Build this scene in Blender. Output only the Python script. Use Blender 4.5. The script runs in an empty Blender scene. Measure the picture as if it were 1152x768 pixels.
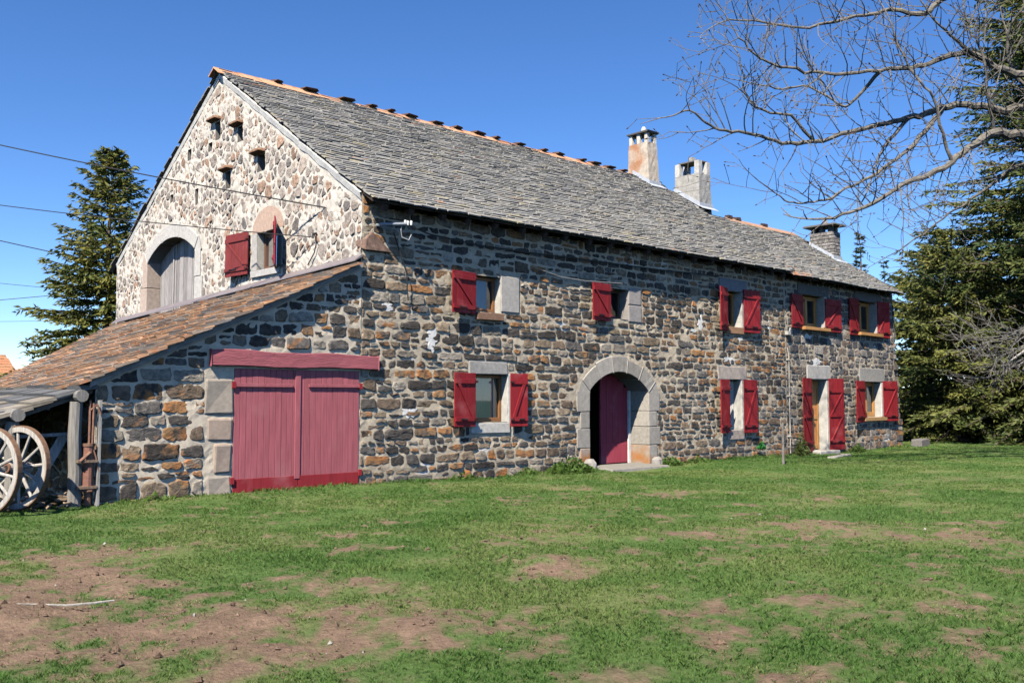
import bpy, bmesh, math, random
import numpy as np
from mathutils import Vector, Matrix, noise as mnoise

R = math.radians
scn = bpy.context.scene
COL = scn.collection
rng = random.Random(7)

# ------------------------------------------------------------------ camera, sky, sun, exposure
cam_d = bpy.data.cameras.new('camera'); cam = bpy.data.objects.new('camera', cam_d); COL.objects.link(cam)
cam_d.sensor_width = 36.0; cam_d.lens = 32.28; cam_d.clip_start = 0.1; cam_d.clip_end = 3000
cam.location = (-8.84, -13.56, 1.5)
pt = math.atan(66 / 1033.)
fwd = Vector((0.67543 * math.cos(pt), 0.73742 * math.cos(pt), math.sin(pt)))
cam.rotation_euler = fwd.to_track_quat('-Z', 'Y').to_euler()
scn.camera = cam

SUN = Vector((-2.0, -1.0, 2.6)).normalized()          # towards the sun
el = math.asin(SUN.z); az = math.atan2(SUN.x, SUN.y)
w = bpy.data.worlds.new('World'); scn.world = w; w.use_nodes = True
nt = w.node_tree; nt.nodes.clear()
sky = nt.nodes.new('ShaderNodeTexSky'); sky.sky_type = 'NISHITA'; sky.sun_disc = False
sky.sun_elevation = el; sky.sun_rotation = az; sky.altitude = 1500
sky.air_density = 0.85; sky.dust_density = 0.0; sky.ozone_density = 3.5
bg = nt.nodes.new('ShaderNodeBackground'); bg.inputs['Strength'].default_value = 0.096
out = nt.nodes.new('ShaderNodeOutputWorld')
hs = nt.nodes.new('ShaderNodeHueSaturation'); hs.inputs['Hue'].default_value = .506; hs.inputs['Saturation'].default_value = 1.20
nt.links.new(sky.outputs[0], hs.inputs['Color']); nt.links.new(hs.outputs[0], bg.inputs[0]); nt.links.new(bg.outputs[0], out.inputs[0])
ld = bpy.data.lights.new('sun', 'SUN'); ld.energy = 5.0; ld.angle = R(0.53); ld.color = (1.0, 0.925, 0.80)
lo = bpy.data.objects.new('sun', ld); COL.objects.link(lo)
lo.rotation_euler = SUN.to_track_quat('Z', 'Y').to_euler(); lo.location = (-20, -20, 30)
scn.view_settings.view_transform = 'Standard'; scn.view_settings.look = 'None'
scn.view_settings.exposure = 1.08; scn.view_settings.gamma = 1.0
scn.render.engine = 'CYCLES'
scn.cycles.use_denoising = True
scn.cycles.max_bounces = 6; scn.cycles.diffuse_bounces = 0; scn.cycles.transparent_max_bounces = 8
scn.cycles.use_adaptive_sampling = True

# ------------------------------------------------------------------ noise
def _hash(ix, iy, seed):
    h = (ix.astype(np.int64) * 374761393 + iy.astype(np.int64) * 668265263 + seed * 974634761) & 0xffffffff
    h = ((h ^ (h >> 13)) * 1274126177) & 0xffffffff
    return ((h ^ (h >> 16)) & 0xffff) / 65535.0
def vnoise(x, y, seed=0):
    ix = np.floor(x); iy = np.floor(y); fx = x - ix; fy = y - iy
    fx = fx * fx * (3 - 2 * fx); fy = fy * fy * (3 - 2 * fy)
    a = _hash(ix, iy, seed); b = _hash(ix + 1, iy, seed); c = _hash(ix, iy + 1, seed); d = _hash(ix + 1, iy + 1, seed)
    return (a * (1 - fx) + b * fx) * (1 - fy) + (c * (1 - fx) + d * fx) * fy
def fbm(x, y, seed=0, octv=4):
    s = 0; a = .5; t = 0
    for k in range(octv):
        s = s + a * vnoise(x * 2 ** k + 17.3 * k, y * 2 ** k - 9.1 * k, seed + k); t += a; a *= .55
    return s / t
def sstep(a, b, x):
    t = np.clip((x - a) / (b - a), 0, 1); return t * t * (3 - 2 * t)

# ------------------------------------------------------------------ materials
def _n(nt, typ, **kw):
    n = nt.nodes.new(typ)
    for k, v in kw.items(): setattr(n, k, v)
    return n
def amat(name, rough=.85, nscale=9, var=.55, bump=.3, bscale=35, stretch=(1, 1, 1), lichen=None, spec=.3, bdist=.02, patch=None, coat=0):
    """surface colour comes from the mesh colour attribute 'col', broken up by procedural noise; alpha carries lichen cover"""
    m = bpy.data.materials.new(name); m.use_nodes = True
    nt = m.node_tree; p = nt.nodes['Principled BSDF']; L = nt.links.new
    p.inputs['Roughness'].default_value = rough; p.inputs['Specular IOR Level'].default_value = spec
    if coat: p.inputs['Coat Weight'].default_value = coat
    tc = _n(nt, 'ShaderNodeTexCoord'); mp = _n(nt, 'ShaderNodeMapping'); mp.inputs['Scale'].default_value = stretch
    L(tc.outputs['Object'], mp.inputs['Vector'])
    at = _n(nt, 'ShaderNodeAttribute', attribute_name='col')
    n1 = _n(nt, 'ShaderNodeTexNoise'); n1.inputs['Scale'].default_value = nscale; n1.inputs['Detail'].default_value = 7; n1.inputs['Roughness'].default_value = .65
    L(mp.outputs[0], n1.inputs['Vector'])
    mr = _n(nt, 'ShaderNodeMapRange'); mr.inputs['From Min'].default_value = .28; mr.inputs['From Max'].default_value = .72
    mr.inputs['To Min'].default_value = 1 - var; mr.inputs['To Max'].default_value = 1 + var
    L(n1.outputs['Fac'], mr.inputs['Value'])
    mul = _n(nt, 'ShaderNodeMix', data_type='RGBA', blend_type='MULTIPLY'); mul.inputs['Factor'].default_value = 1
    L(at.outputs['Color'], mul.inputs['A']); L(mr.outputs[0], mul.inputs['B'])
    colr = mul.outputs['Result']
    if patch:                                            # patches with a colour of their own (repairs, dirt)
        pc, ps, lo_, hi_ = patch
        n3 = _n(nt, 'ShaderNodeTexNoise'); n3.inputs['Scale'].default_value = ps; n3.inputs['Detail'].default_value = 5
        L(tc.outputs['Object'], n3.inputs['Vector'])
        r3 = _n(nt, 'ShaderNodeMapRange'); r3.inputs['From Min'].default_value = lo_; r3.inputs['From Max'].default_value = hi_
        L(n3.outputs['Fac'], r3.inputs['Value'])
        mx = _n(nt, 'ShaderNodeMix', data_type='RGBA'); L(r3.outputs[0], mx.inputs['Factor']); L(colr, mx.inputs['A']); mx.inputs['B'].default_value = (*pc, 1)
        colr = mx.outputs['Result']
    if lichen:
        n2 = _n(nt, 'ShaderNodeTexNoise'); n2.inputs['Scale'].default_value = lichen[1]; n2.inputs['Detail'].default_value = 6
        L(tc.outputs['Object'], n2.inputs['Vector'])
        ad = _n(nt, 'ShaderNodeMath', operation='ADD'); L(n2.outputs['Fac'], ad.inputs[0]); L(at.outputs['Alpha'], ad.inputs[1])
        r2 = _n(nt, 'ShaderNodeMapRange'); r2.inputs['From Min'].default_value = .93; r2.inputs['From Max'].default_value = 1.12
        L(ad.outputs[0], r2.inputs['Value'])
        n4 = _n(nt, 'ShaderNodeTexNoise'); n4.inputs['Scale'].default_value = 3.1; n4.inputs['Detail'].default_value = 4
        L(tc.outputs['Object'], n4.inputs['Vector'])
        cr = _n(nt, 'ShaderNodeValToRGB'); cr.color_ramp.elements[0].position = .35; cr.color_ramp.elements[1].position = .65
        cr.color_ramp.elements[0].color = (*lichen[0][0], 1); cr.color_ramp.elements[1].color = (*lichen[0][1], 1)
        L(n4.outputs['Fac'], cr.inputs[0])
        mx = _n(nt, 'ShaderNodeMix', data_type='RGBA'); L(r2.outputs[0], mx.inputs['Factor']); L(colr, mx.inputs['A']); L(cr.outputs[0], mx.inputs['B'])
        colr = mx.outputs['Result']
    L(colr, p.inputs['Base Color'])
    nb = _n(nt, 'ShaderNodeTexNoise'); nb.inputs['Scale'].default_value = bscale; nb.inputs['Detail'].default_value = 6; nb.inputs['Roughness'].default_value = .7
    L(mp.outputs[0], nb.inputs['Vector'])
    b = _n(nt, 'ShaderNodeBump'); b.inputs['Strength'].default_value = bump; b.inputs['Distance'].default_value = bdist
    L(nb.outputs['Fac'], b.inputs['Height']); L(b.outputs[0], p.inputs['Normal'])
    return m
def leafmat(name, trans=.35, rough=.7):
    m = bpy.data.materials.new(name); m.use_nodes = True
    nt = m.node_tree; p = nt.nodes['Principled BSDF']; L = nt.links.new
    at = _n(nt, 'ShaderNodeAttribute', attribute_name='col')
    p.inputs['Roughness'].default_value = rough; p.inputs['Specular IOR Level'].default_value = .25
    L(at.outputs['Color'], p.inputs['Base Color'])
    t = _n(nt, 'ShaderNodeBsdfTranslucent'); L(at.outputs['Color'], t.inputs['Color'])
    mx = _n(nt, 'ShaderNodeMixShader'); mx.inputs[0].default_value = trans
    L(p.outputs[0], mx.inputs[1]); L(t.outputs[0], mx.inputs[2]); L(mx.outputs[0], nt.nodes['Material Output'].inputs['Surface'])
    return m
ORG = ((.37, .155, .055), (.31, .19, .095))
M_STONE = amat('rubble_stone', .93, 11, .55, .85, 42, lichen=(ORG, 5.5), bdist=.03, spec=.2)
M_MORTAR = amat('lime_mortar', .95, 5, .30, .8, 55, patch=((.62, .60, .56), 1.15, .64, .70), bdist=.02, spec=.15)
M_WMORTAR = amat('pale_mortar', .95, 6, .22, .6, 60, bdist=.015, spec=.15)
M_GRANITE = amat('dressed_stone', .9, 13, .22, .45, 90, lichen=(ORG, 2.2), bdist=.006, spec=.2)
M_SLATE = amat('stone_slate', .8, 14, .24, .35, 50, lichen=(((.40, .145, .055), (.36, .19, .10)), 6.0), bdist=.008, spec=.4)
M_PAINT = amat('red_paint', .6, 5, .24, .4, 60, stretch=(6, 6, .6), bdist=.004, spec=.3, patch=((.34, .075, .075), 2.6, .56, .80))
M_FADED = amat('faded_red_paint', .7, 4, .22, .45, 60, stretch=(7, 7, .5), bdist=.004, spec=.25, patch=((.40, .15, .16), 1.8, .55, .85))
M_WOOD = amat('weathered_wood', .85, 6, .38, .6, 26, stretch=(5, 5, .6), bdist=.008, spec=.2)
M_HONEY = amat('varnished_wood', .42, 5, .22, .2, 40, stretch=(5, 5, .6), bdist=.003, spec=.4)
M_BARK = amat('bark', .92, 14, .5, .9, 30, lichen=(((.40, .30, .07), (.32, .30, .20)), 5.0), bdist=.02, spec=.15)
M_METAL = amat('rusty_iron', .7, 20, .4, .4, 60, bdist=.004, spec=.5)
M_RENDER = amat('chimney_render', .93, 7, .25, .6, 50, patch=((.36, .18, .10), 1.5, .44, .62), bdist=.01, spec=.15)
M_RENDER2 = amat('grey_chimney_render', .93, 7, .3, .7, 40, bdist=.012, spec=.15)
M_ZINC = amat('zinc_flashing', .45, 9, .2, .1, 30, spec=.5)
M_CABLE = amat('cable', .6, 9, .1, .05, 30)
M_DARK = amat('dark_wood', .9, 8, .35, .5, 30, stretch=(3, 3, .8), spec=.15)
M_CLOTH = amat('curtain', .9, 6, .1, .2, 20, stretch=(6, 6, .4))
M_NEEDLE = leafmat('spruce_needles', .22, .6)
M_GRASS = leafmat('grass_blades', .45, .55)
def glassmat():
    m = bpy.data.materials.new('window_glass'); m.use_nodes = True
    nt = m.node_tree; nt.nodes.clear(); L = nt.links.new
    tr = _n(nt, 'ShaderNodeBsdfTransparent'); tr.inputs[0].default_value = (.86, .9, .9, 1)
    gl = _n(nt, 'ShaderNodeBsdfGlossy'); gl.inputs['Roughness'].default_value = .02
    fr = _n(nt, 'ShaderNodeFresnel'); fr.inputs[0].default_value = 1.5
    nz = _n(nt, 'ShaderNodeTexNoise'); nz.inputs['Scale'].default_value = 2.5
    b = _n(nt, 'ShaderNodeBump'); b.inputs['Strength'].default_value = .05; L(nz.outputs[0], b.inputs['Height'])
    L(b.outputs[0], gl.inputs['Normal'])
    ad = _n(nt, 'ShaderNodeMath', operation='MULTIPLY_ADD'); ad.inputs[1].default_value = 1.6; ad.inputs[2].default_value = .06
    L(fr.outputs[0], ad.inputs[0])
    mx = _n(nt, 'ShaderNodeMixShader'); o = _n(nt, 'ShaderNodeOutputMaterial')
    L(ad.outputs[0], mx.inputs[0]); L(tr.outputs[0], mx.inputs[1]); L(gl.outputs[0], mx.inputs[2]); L(mx.outputs[0], o.inputs[0])
    return m
M_GLASS = glassmat()

# ------------------------------------------------------------------ mesh builder
class MB:
    def __init__(s): s.v = []; s.f = []; s.c = []
    def add(s, vs, fs, col=(1, 1, 1, 0)):
        b = len(s.v); s.v.extend([tuple(q) for q in vs]); s.f.extend([tuple(i + b for i in f) for f in fs])
        if len(col) == 3: col = (*col, 0)
        s.c.extend([col] * len(vs)); return b
    def hexa(s, p, col=(1, 1, 1, 0)):                    # 8 corners: 4 bottom then 4 top
        s.add(p, [(3, 2, 1, 0), (4, 5, 6, 7), (0, 1, 5, 4), (1, 2, 6, 5), (2, 3, 7, 6), (3, 0, 4, 7)], col)
    def box(s, x0, x1, y0, y1, z0, z1, col=(1, 1, 1, 0), j=0):
        p = [(x0, y0, z0), (x1, y0, z0), (x1, y1, z0), (x0, y1, z0), (x0, y0, z1), (x1, y0, z1), (x1, y1, z1), (x0, y1, z1)]
        if j: p = [tuple(q + rng.uniform(-j, j) for q in a) for a in p]
        s.hexa(p, col)
    def bar(s, a, b, wx, wy, col=(1, 1, 1, 0), up=(0, 0, 1)):   # rectangular bar from a to b
        a = Vector(a); b = Vector(b); d = (b - a).normalized(); u = Vector(up)
        if abs(d.dot(u)) > .98: u = Vector((1, 0, 0))
        x = d.cross(u).normalized() * wx * .5; y = x.cross(d).normalized() * wy * .5
        s.hexa([a - x - y, a + x - y, a + x + y, a - x + y, b - x - y, b + x - y, b + x + y, b - x + y], col)
    def tube(s, pts, rad, sides=6, col=(1, 1, 1, 0), cap=True, rough=0):
        pts = [Vector(p) for p in pts]; n = len(pts)
        if not hasattr(rad, '__len__'): rad = [rad] * n
        vs = []; x = None
        for i, p in enumerate(pts):
            d = (pts[min(i + 1, n - 1)] - pts[max(i - 1, 0)])
            d = d.normalized() if d.length > 1e-9 else Vector((0, 0, 1))
            if x is None: x = d.orthogonal().normalized()
            else:
                x = x - d * x.dot(d); x = x.normalized() if x.length > 1e-6 else d.orthogonal().normalized()
            y = d.cross(x)
            for k in range(sides):
                a = 2 * math.pi * k / sides; rr = rad[i] * (1 + (rng.uniform(-rough, rough) if rough else 0))
                vs.append(p + (x * math.cos(a) + y * math.sin(a)) * rr)
        fs = [(i * sides + k, i * sides + (k + 1) % sides, (i + 1) * sides + (k + 1) % sides, (i + 1) * sides + k) for i in range(n - 1) for k in range(sides)]
        if cap: fs += [tuple(range(sides))[::-1], tuple((n - 1) * sides + k for k in range(sides))]
        s.add(vs, fs, col)
def link(name, mb, mat, parent=None, origin=(0, 0, 0), smooth=False, bevel=0):
    me = bpy.data.meshes.new(name)
    o = Vector(origin)
    me.from_pydata([(v[0] - o.x, v[1] - o.y, v[2] - o.z) for v in mb.v], [], mb.f)
    a = me.color_attributes.new('col', 'FLOAT_COLOR', 'POINT')
    a.data.foreach_set('color', np.array(mb.c, dtype=np.float32).ravel())
    me.materials.append(mat)
    if smooth: me.polygons.foreach_set('use_smooth', np.ones(len(me.polygons), dtype=bool))
    me.validate(); me.update()
    ob = bpy.data.objects.new(name, me); COL.objects.link(ob)
    if parent: ob.parent = parent
    else: ob.location = origin
    if bevel:
        bv = ob.modifiers.new('bevel', 'BEVEL'); bv.width = bevel; bv.segments = 2; bv.limit_method = 'ANGLE'
    return ob
def npmesh(name, V, loops_per, C, mat, parent=None):
    """V (n,3); faces listed as groups of loops_per consecutive vertices"""
    me = bpy.data.meshes.new(name); n = len(V); nf = n // loops_per
    me.vertices.add(n); me.vertices.foreach_set('co', V.astype(np.float32).ravel())
    me.loops.add(n); me.loops.foreach_set('vertex_index', np.arange(n, dtype=np.int32))
    me.polygons.add(nf); me.polygons.foreach_set('loop_start', np.arange(0, n, loops_per, dtype=np.int32))
    me.update(calc_edges=True)
    a = me.color_attributes.new('col', 'FLOAT_COLOR', 'POINT'); a.data.foreach_set('color', C.astype(np.float32).ravel())
    me.materials.append(mat)
    ob = bpy.data.objects.new(name, me); COL.objects.link(ob)
    if parent: ob.parent = parent
    return ob
def thing(name, label, cat, loc=(0, 0, 0), group=None):
    o = bpy.data.objects.new(name, None); COL.objects.link(o); o.location = loc; o.empty_display_size = .3
    o['label'] = label; o['category'] = cat
    if group: o['group'] = group
    return o
def tag(o, label, cat, group=None):
    o['label'] = label; o['category'] = cat
    if group: o['group'] = group
    return o

# ------------------------------------------------------------------ the ground
SOIL = [(-6.76,-5.04,1.10,1.49),(-6.92,-6.40,0.63,1.05),(-6.74,-7.30,0.34,0.37),(-6.02,-7.58,0.42,0.45),(-5.07,-8.61,0.59,0.58),(-3.59,-5.45,0.46,0.36),(-2.79,-7.25,0.50,0.73),(-1.47,-6.57,0.48,0.69),(-4.98,-6.67,0.44,0.40),(-3.55,-9.49,0.19,0.23),(-1.55,-5.03,0.27,0.33),(-4.92,-10.17,0.29,0.14),(-3.21,-11.31,0.18,0.30),(-4.36,-10.82,0.12,0.10),(1.18,-8.06,0.19,0.40),(0.50,-9.57,0.27,0.37),(-1.79,-7.48,0.22,0.22),(-0.81,-8.38,0.35,0.35),(-0.56,-6.95,0.60,0.44),(-7.09,-7.63,0.21,0.22),(-6.59,-7.96,0.16,0.17)]
MOUND = [(-3.21, -11.31, .20, .05), (-4.36, -10.82, .13, .03), (-4.92, -10.17, .2, .03), (-6.9, -6.6, .5, .05), (-5.9, -7.6, .35, .05), (-5.1, -8.6, .4, .04), (-2.8, -7.2, .4, .04), (1.2, -8.0, .25, .05), (-1.5, -5.0, .3, .04), (-6.8, -4.8, .6, .04)]
VR = (0.7374, -0.6754); VF = (0.6754, 0.7374)            # across and along the view: the worn bands lie across it
def soil_mask(x, y, raw=False):
    lx = x * VR[0] + y * VR[1]; ly = x * VF[0] + y * VF[1]
    n = fbm(x * 1.3, y * 1.3, 3, 5); n2 = fbm(x * 4.5, y * 4.5, 11, 3)
    s = np.zeros_like(x)
    for (cx, cy, a, b) in SOIL:
        dx = (x - cx) * VR[0] + (y - cy) * VR[1]; dy = (x - cx) * VF[0] + (y - cy) * VF[1]
        s = np.maximum(s, np.exp(-((dx / (a * 1.15)) ** 2 + (dy / (b * .9)) ** 2)))
    big = sstep(.44, .66, fbm(x * .5, y * .5, 23, 3)) * sstep(1.0, -3.5, y) * .52
    d = np.hypot(x + 8.84, y + 13.56)
    n3 = fbm(x * 13, y * 13, 15, 3)
    v = s * .68 + big + (n - .5) * 1.7 + (n2 - .5) * 1.7 + (n3 - .5) * 1.9
    if raw: return sstep(-.05, .55, v)
    return sstep(.28, 1.12, v) * sstep(24, 15, d)
def ground_z(x, y, soil=None):
    z = (fbm(x * .35, y * .35, 31, 3) - .5) * .10 + (fbm(x * 2.2, y * 2.2, 37, 3) - .5) * .035
    for (cx, cy, r, h) in MOUND: z = z + h * np.exp(-(((x - cx) ** 2 + (y - cy) ** 2) / (r * r)))
    z = z + .05 * sstep(-1.6, -.1, y) * sstep(2.5, -.5, x)
    if soil is not None: z = z + soil * (fbm(x * 4.5, y * 4.5, 41, 4) - .5) * .11
    return z * sstep(80, 40, np.hypot(x, y))
def axis(a, b, step, far):
    c = np.arange(a, b + step / 2, step); o = []; s = step; p = b
    while p < far: s *= 1.35; p += s; o.append(p)
    q = []; s = step; p = a
    while p > -far: s *= 1.35; p -= s; q.append(p)
    return np.concatenate([np.array(q[::-1]), c, np.array(o)])
xs = axis(-11, 26, .085, 1500); ys = axis(-13, 2.5, .085, 1500)
GX, GY = np.meshgrid(xs, ys, indexing='ij'); sm = soil_mask(GX, GY); GZ = ground_z(GX, GY, sm)
nx, ny = GX.shape
me = bpy.data.meshes.new('lawn_ground')
idx = np.arange(nx * ny).reshape(nx, ny)
F = np.stack([idx[:-1, :-1], idx[1:, :-1], idx[1:, 1:], idx[:-1, 1:]], -1).reshape(-1, 4)
me.vertices.add(nx * ny); me.vertices.foreach_set('co', np.stack([GX, GY, GZ], -1).astype(np.float32).ravel())
me.loops.add(F.size); me.loops.foreach_set('vertex_index', F.astype(np.int32).ravel())
me.polygons.add(len(F)); me.polygons.foreach_set('loop_start', np.arange(0, F.size, 4, dtype=np.int32))
me.update(calc_edges=True); me.polygons.foreach_set('use_smooth', np.ones(len(F), dtype=bool))
ca = me.color_attributes.new('col', 'FLOAT_COLOR', 'POINT')
g0 = np.array([.095, .158, .044]); s0 = np.array([.215, .145, .102])
tint = fbm(GX * .9, GY * .9, 51, 4)[..., None]; straw = np.array([.24, .20, .10])
gcol = g0 * (.75 + .5 * tint) * (1 - .35 * sstep(.45, .75, tint)) + straw * .35 * sstep(.45, .75, tint)
cc = gcol * (1 - sm[..., None]) + s0 * (.75 + .5 * fbm(GX * 6, GY * 6, 61, 3)[..., None]) * sm[..., None]
ca.data.foreach_set('color', np.concatenate([cc, np.zeros_like(cc[..., :1])], -1).astype(np.float32).ravel())
me.materials.append(amat('lawn_soil', .95, 14, .32, 1.0, 24, bdist=.05, spec=.1))
gob = bpy.data.objects.new('lawn_ground', me); COL.objects.link(gob); gob['kind'] = 'structure'

# grass: one object of very many blades
def grass():
    g = np.random.default_rng(5); CX, CY = -8.84, -13.56
    N = 1700000
    u = g.random(N); d0, d1 = 4.3, 36.0
    d = (d0 ** .5 + u * (d1 ** .5 - d0 ** .5)) ** 2
    a = math.atan2(VF[1], VF[0]) + g.uniform(-.76, .76, N)
    x = CX + d * np.cos(a); y = CY + d * np.sin(a)
    # tufts: pull part of the blades to clump centres
    cell = .075 * np.maximum(1, d / 9)
    kx = np.floor(x / cell); ky = np.floor(y / cell)
    tx = (kx + _hash(kx, ky, 5)) * cell; ty = (ky + _hash(kx, ky, 9)) * cell
    pull = g.random(N) * .6; x = x + (tx - x) * pull; y = y + (ty - y) * pull
    sm = soil_mask(x, y); halo = soil_mask(x, y, True); tone = fbm(x * .9, y * .9, 51, 4); lush = fbm(x * 1.7, y * 1.7, 71, 4)
    keep = (g.random(N) > sm * .93 - .03) & ~((y > -.03) & (x > -4.45) & (x < 20.5))
    keep &= ~((x > 6.0) & (x < 7.9) & (y > -1.0) & (y < 0)) & ~((y > 0.4) & (x < -4.4))
    keep &= g.random(N) < .38 + 1.3 * sstep(.28, .6, lush)
    x, y, d, sm, halo, tone, lush = (q[keep] for q in (x, y, d, sm, halo, tone, lush)); n = len(x)
    z = ground_z(x, y) - .006
    near = 1 + 1.3 * np.exp(-((y + .05) / .28) ** 2) * (.4 + lush) * (x > -4.3)
    h = g.uniform(.012, .036, n) * (.55 + 1.0 * lush) * near * (1 - .35 * sm - .25 * halo)
    wd = g.uniform(.0012, .0025, n) * np.maximum(1, d / 6.0)
    th = g.uniform(0, 2 * np.pi, n); ph = th + g.normal(0, .9, n) + np.pi / 2
    lean = h * g.uniform(.15, 1.1, n)
    px, py = np.cos(th) * wd, np.sin(th) * wd
    lx, ly = np.cos(ph) * lean, np.sin(ph) * lean
    z1 = z + h * .6; zt = z + h
    m1x, m1y = x + lx * .35, y + ly * .35
    V = np.stack([np.stack([x - px, y - py, z], -1), np.stack([x + px, y + py, z], -1),
                  np.stack([m1x + px * .7, m1y + py * .7, z1], -1), np.stack([x + lx, y + ly, zt], -1), np.stack([m1x - px * .7, m1y - py * .7, z1], -1)], 1)
    green = np.array([.108, .232, .044]); yel = np.array([.210, .280, .075]); dry = np.array([.42, .345, .20]); deep = np.array([.070, .168, .034])
    t = g.random((n, 1)); c = deep + (green - deep) * t
    c = c + (yel - c) * (np.clip(g.random((n, 1)) * .8 + (tone[:, None] - .5) * 1.5, 0, .75))
    isdry = (g.random(n) < .03 + .30 * sm + .22 * halo + .08 * sstep(.48, .68, tone))[:, None]
    V[:, 2:, 2] = np.where(isdry, z[:, None] + (V[:, 2:, 2] - z[:, None]) * .45, V[:, 2:, 2]); V[:, 3, :2] += np.where(isdry, np.stack([lx, ly], -1) * .8, 0)
    c = np.where(isdry, dry * g.uniform(.6, 1.15, (n, 1)), c) * g.uniform(.75, 1.2, (n, 1))
    C = np.repeat(np.concatenate([c, np.zeros((n, 1))], 1)[:, None], 5, 1)
    o = npmesh('grass', V.reshape(-1, 3), 5, C.reshape(-1, 4), M_GRASS); o['kind'] = 'stuff'
    o['label'] = 'short patchy green grass of the lawn before the house'
grass()
def clods():                                             # crumbs of earth and small stones on the bare patches
    g = np.random.default_rng(9); N = 60000; d = 4.6 + 9.5 * g.random(N) ** .8; a = math.atan2(VF[1], VF[0]) + g.uniform(-.6, .6, N)
    x = -8.84 + d * np.cos(a); y = -13.56 + d * np.sin(a); sm_ = soil_mask(x, y); k = g.random(N) < sm_ ** 1.5 * .16
    x, y, sm_ = x[k], y[k], sm_[k]; n = len(x); z = ground_z(x, y, sm_); r = .006 + .020 * g.random(n) ** 4
    dirs = np.array([[1, 0, 0], [0, 1, 0], [-1, 0, 0], [0, -1, 0], [0, 0, 1.0], [0, 0, -1.0]])
    P = dirs[None] * (r[:, None, None] * g.uniform(.55, 1.3, (n, 6, 1))) + g.normal(0, .15, (n, 6, 3)) * r[:, None, None] + np.stack([x, y, z + r * .2], -1)[:, None]
    tri = np.array([[0, 1, 4], [1, 2, 4], [2, 3, 4], [3, 0, 4], [1, 0, 5], [2, 1, 5], [3, 2, 5], [0, 3, 5]])
    V = P[:, tri.ravel()].reshape(-1, 3); c = np.array([.215, .145, .102]) * g.uniform(.6, 1.15, (n, 1)); st = g.random(n) < .04; c[st] = np.array([.42, .39, .34])
    o = npmesh('soil_crumbs', V, 3, np.repeat(np.concatenate([c, np.zeros((n, 1))], 1), 24, 0), bpy.data.materials['lawn_soil']); o['kind'] = 'stuff'; o['label'] = 'crumbs of earth and small stones on the bare patches'
clods()

# ------------------------------------------------------------------ rubble walls
Pf = lambda u, v, d: (u, -d, v)                          # front: u = x
Pg = lambda u, v, d: (-d, u, v)                          # gable: u = y
def clip(poly, nx_, ny_, c):
    o = []; n = len(poly)
    for i in range(n):
        a = poly[i]; b = poly[(i + 1) % n]; da = nx_ * a[0] + ny_ * a[1] - c; db = nx_ * b[0] + ny_ * b[1] - c
        if da <= 0: o.append(a)
        if (da < 0 < db) or (db < 0 < da):
            t = da / (da - db); o.append((a[0] + (b[0] - a[0]) * t, a[1] + (b[1] - a[1]) * t))
    return o
def area(p): return .5 * sum(p[i][0] * p[(i + 1) % len(p)][1] - p[(i + 1) % len(p)][0] * p[i][1] for i in range(len(p)))
def rect_sd(r):
    cx, cy, hx, hy = (r[0] + r[1]) / 2, (r[2] + r[3]) / 2, (r[1] - r[0]) / 2, (r[3] - r[2]) / 2
    def f(poly):
        gx = sum(p[0] for p in poly) / len(poly); gy = sum(p[1] for p in poly) / len(poly)
        x0, x1 = min(p[0] for p in poly), max(p[0] for p in poly); y0, y1 = min(p[1] for p in poly), max(p[1] for p in poly)
        if x1 < r[0] or x0 > r[1] or y1 < r[2] or y0 > r[3]: return poly
        ax, ay = abs(gx - cx) - hx, abs(gy - cy) - hy
        if ax > ay: return clip(poly, -1, 0, -r[1] - .012) if gx > cx else clip(poly, 1, 0, r[0] - .012)
        return clip(poly, 0, -1, -r[3] - .012) if gy > cy else clip(poly, 0, 1, r[2] - .012)
    return f
def circ_sd(cx, cy, r, vmin):
    def f(poly):
        gx = sum(p[0] for p in poly) / len(poly); gy = sum(p[1] for p in poly) / len(poly)
        if gy < vmin: return poly
        d = math.hypot(gx - cx, gy - cy)
        if d < r * .8: return []
        nx_, ny_ = (gx - cx) / d, (gy - cy) / d
        if d > r + .6: return poly
        return clip(poly, -nx_, -ny_, -(nx_ * cx + ny_ * cy + r + .012))
    return f
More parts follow.
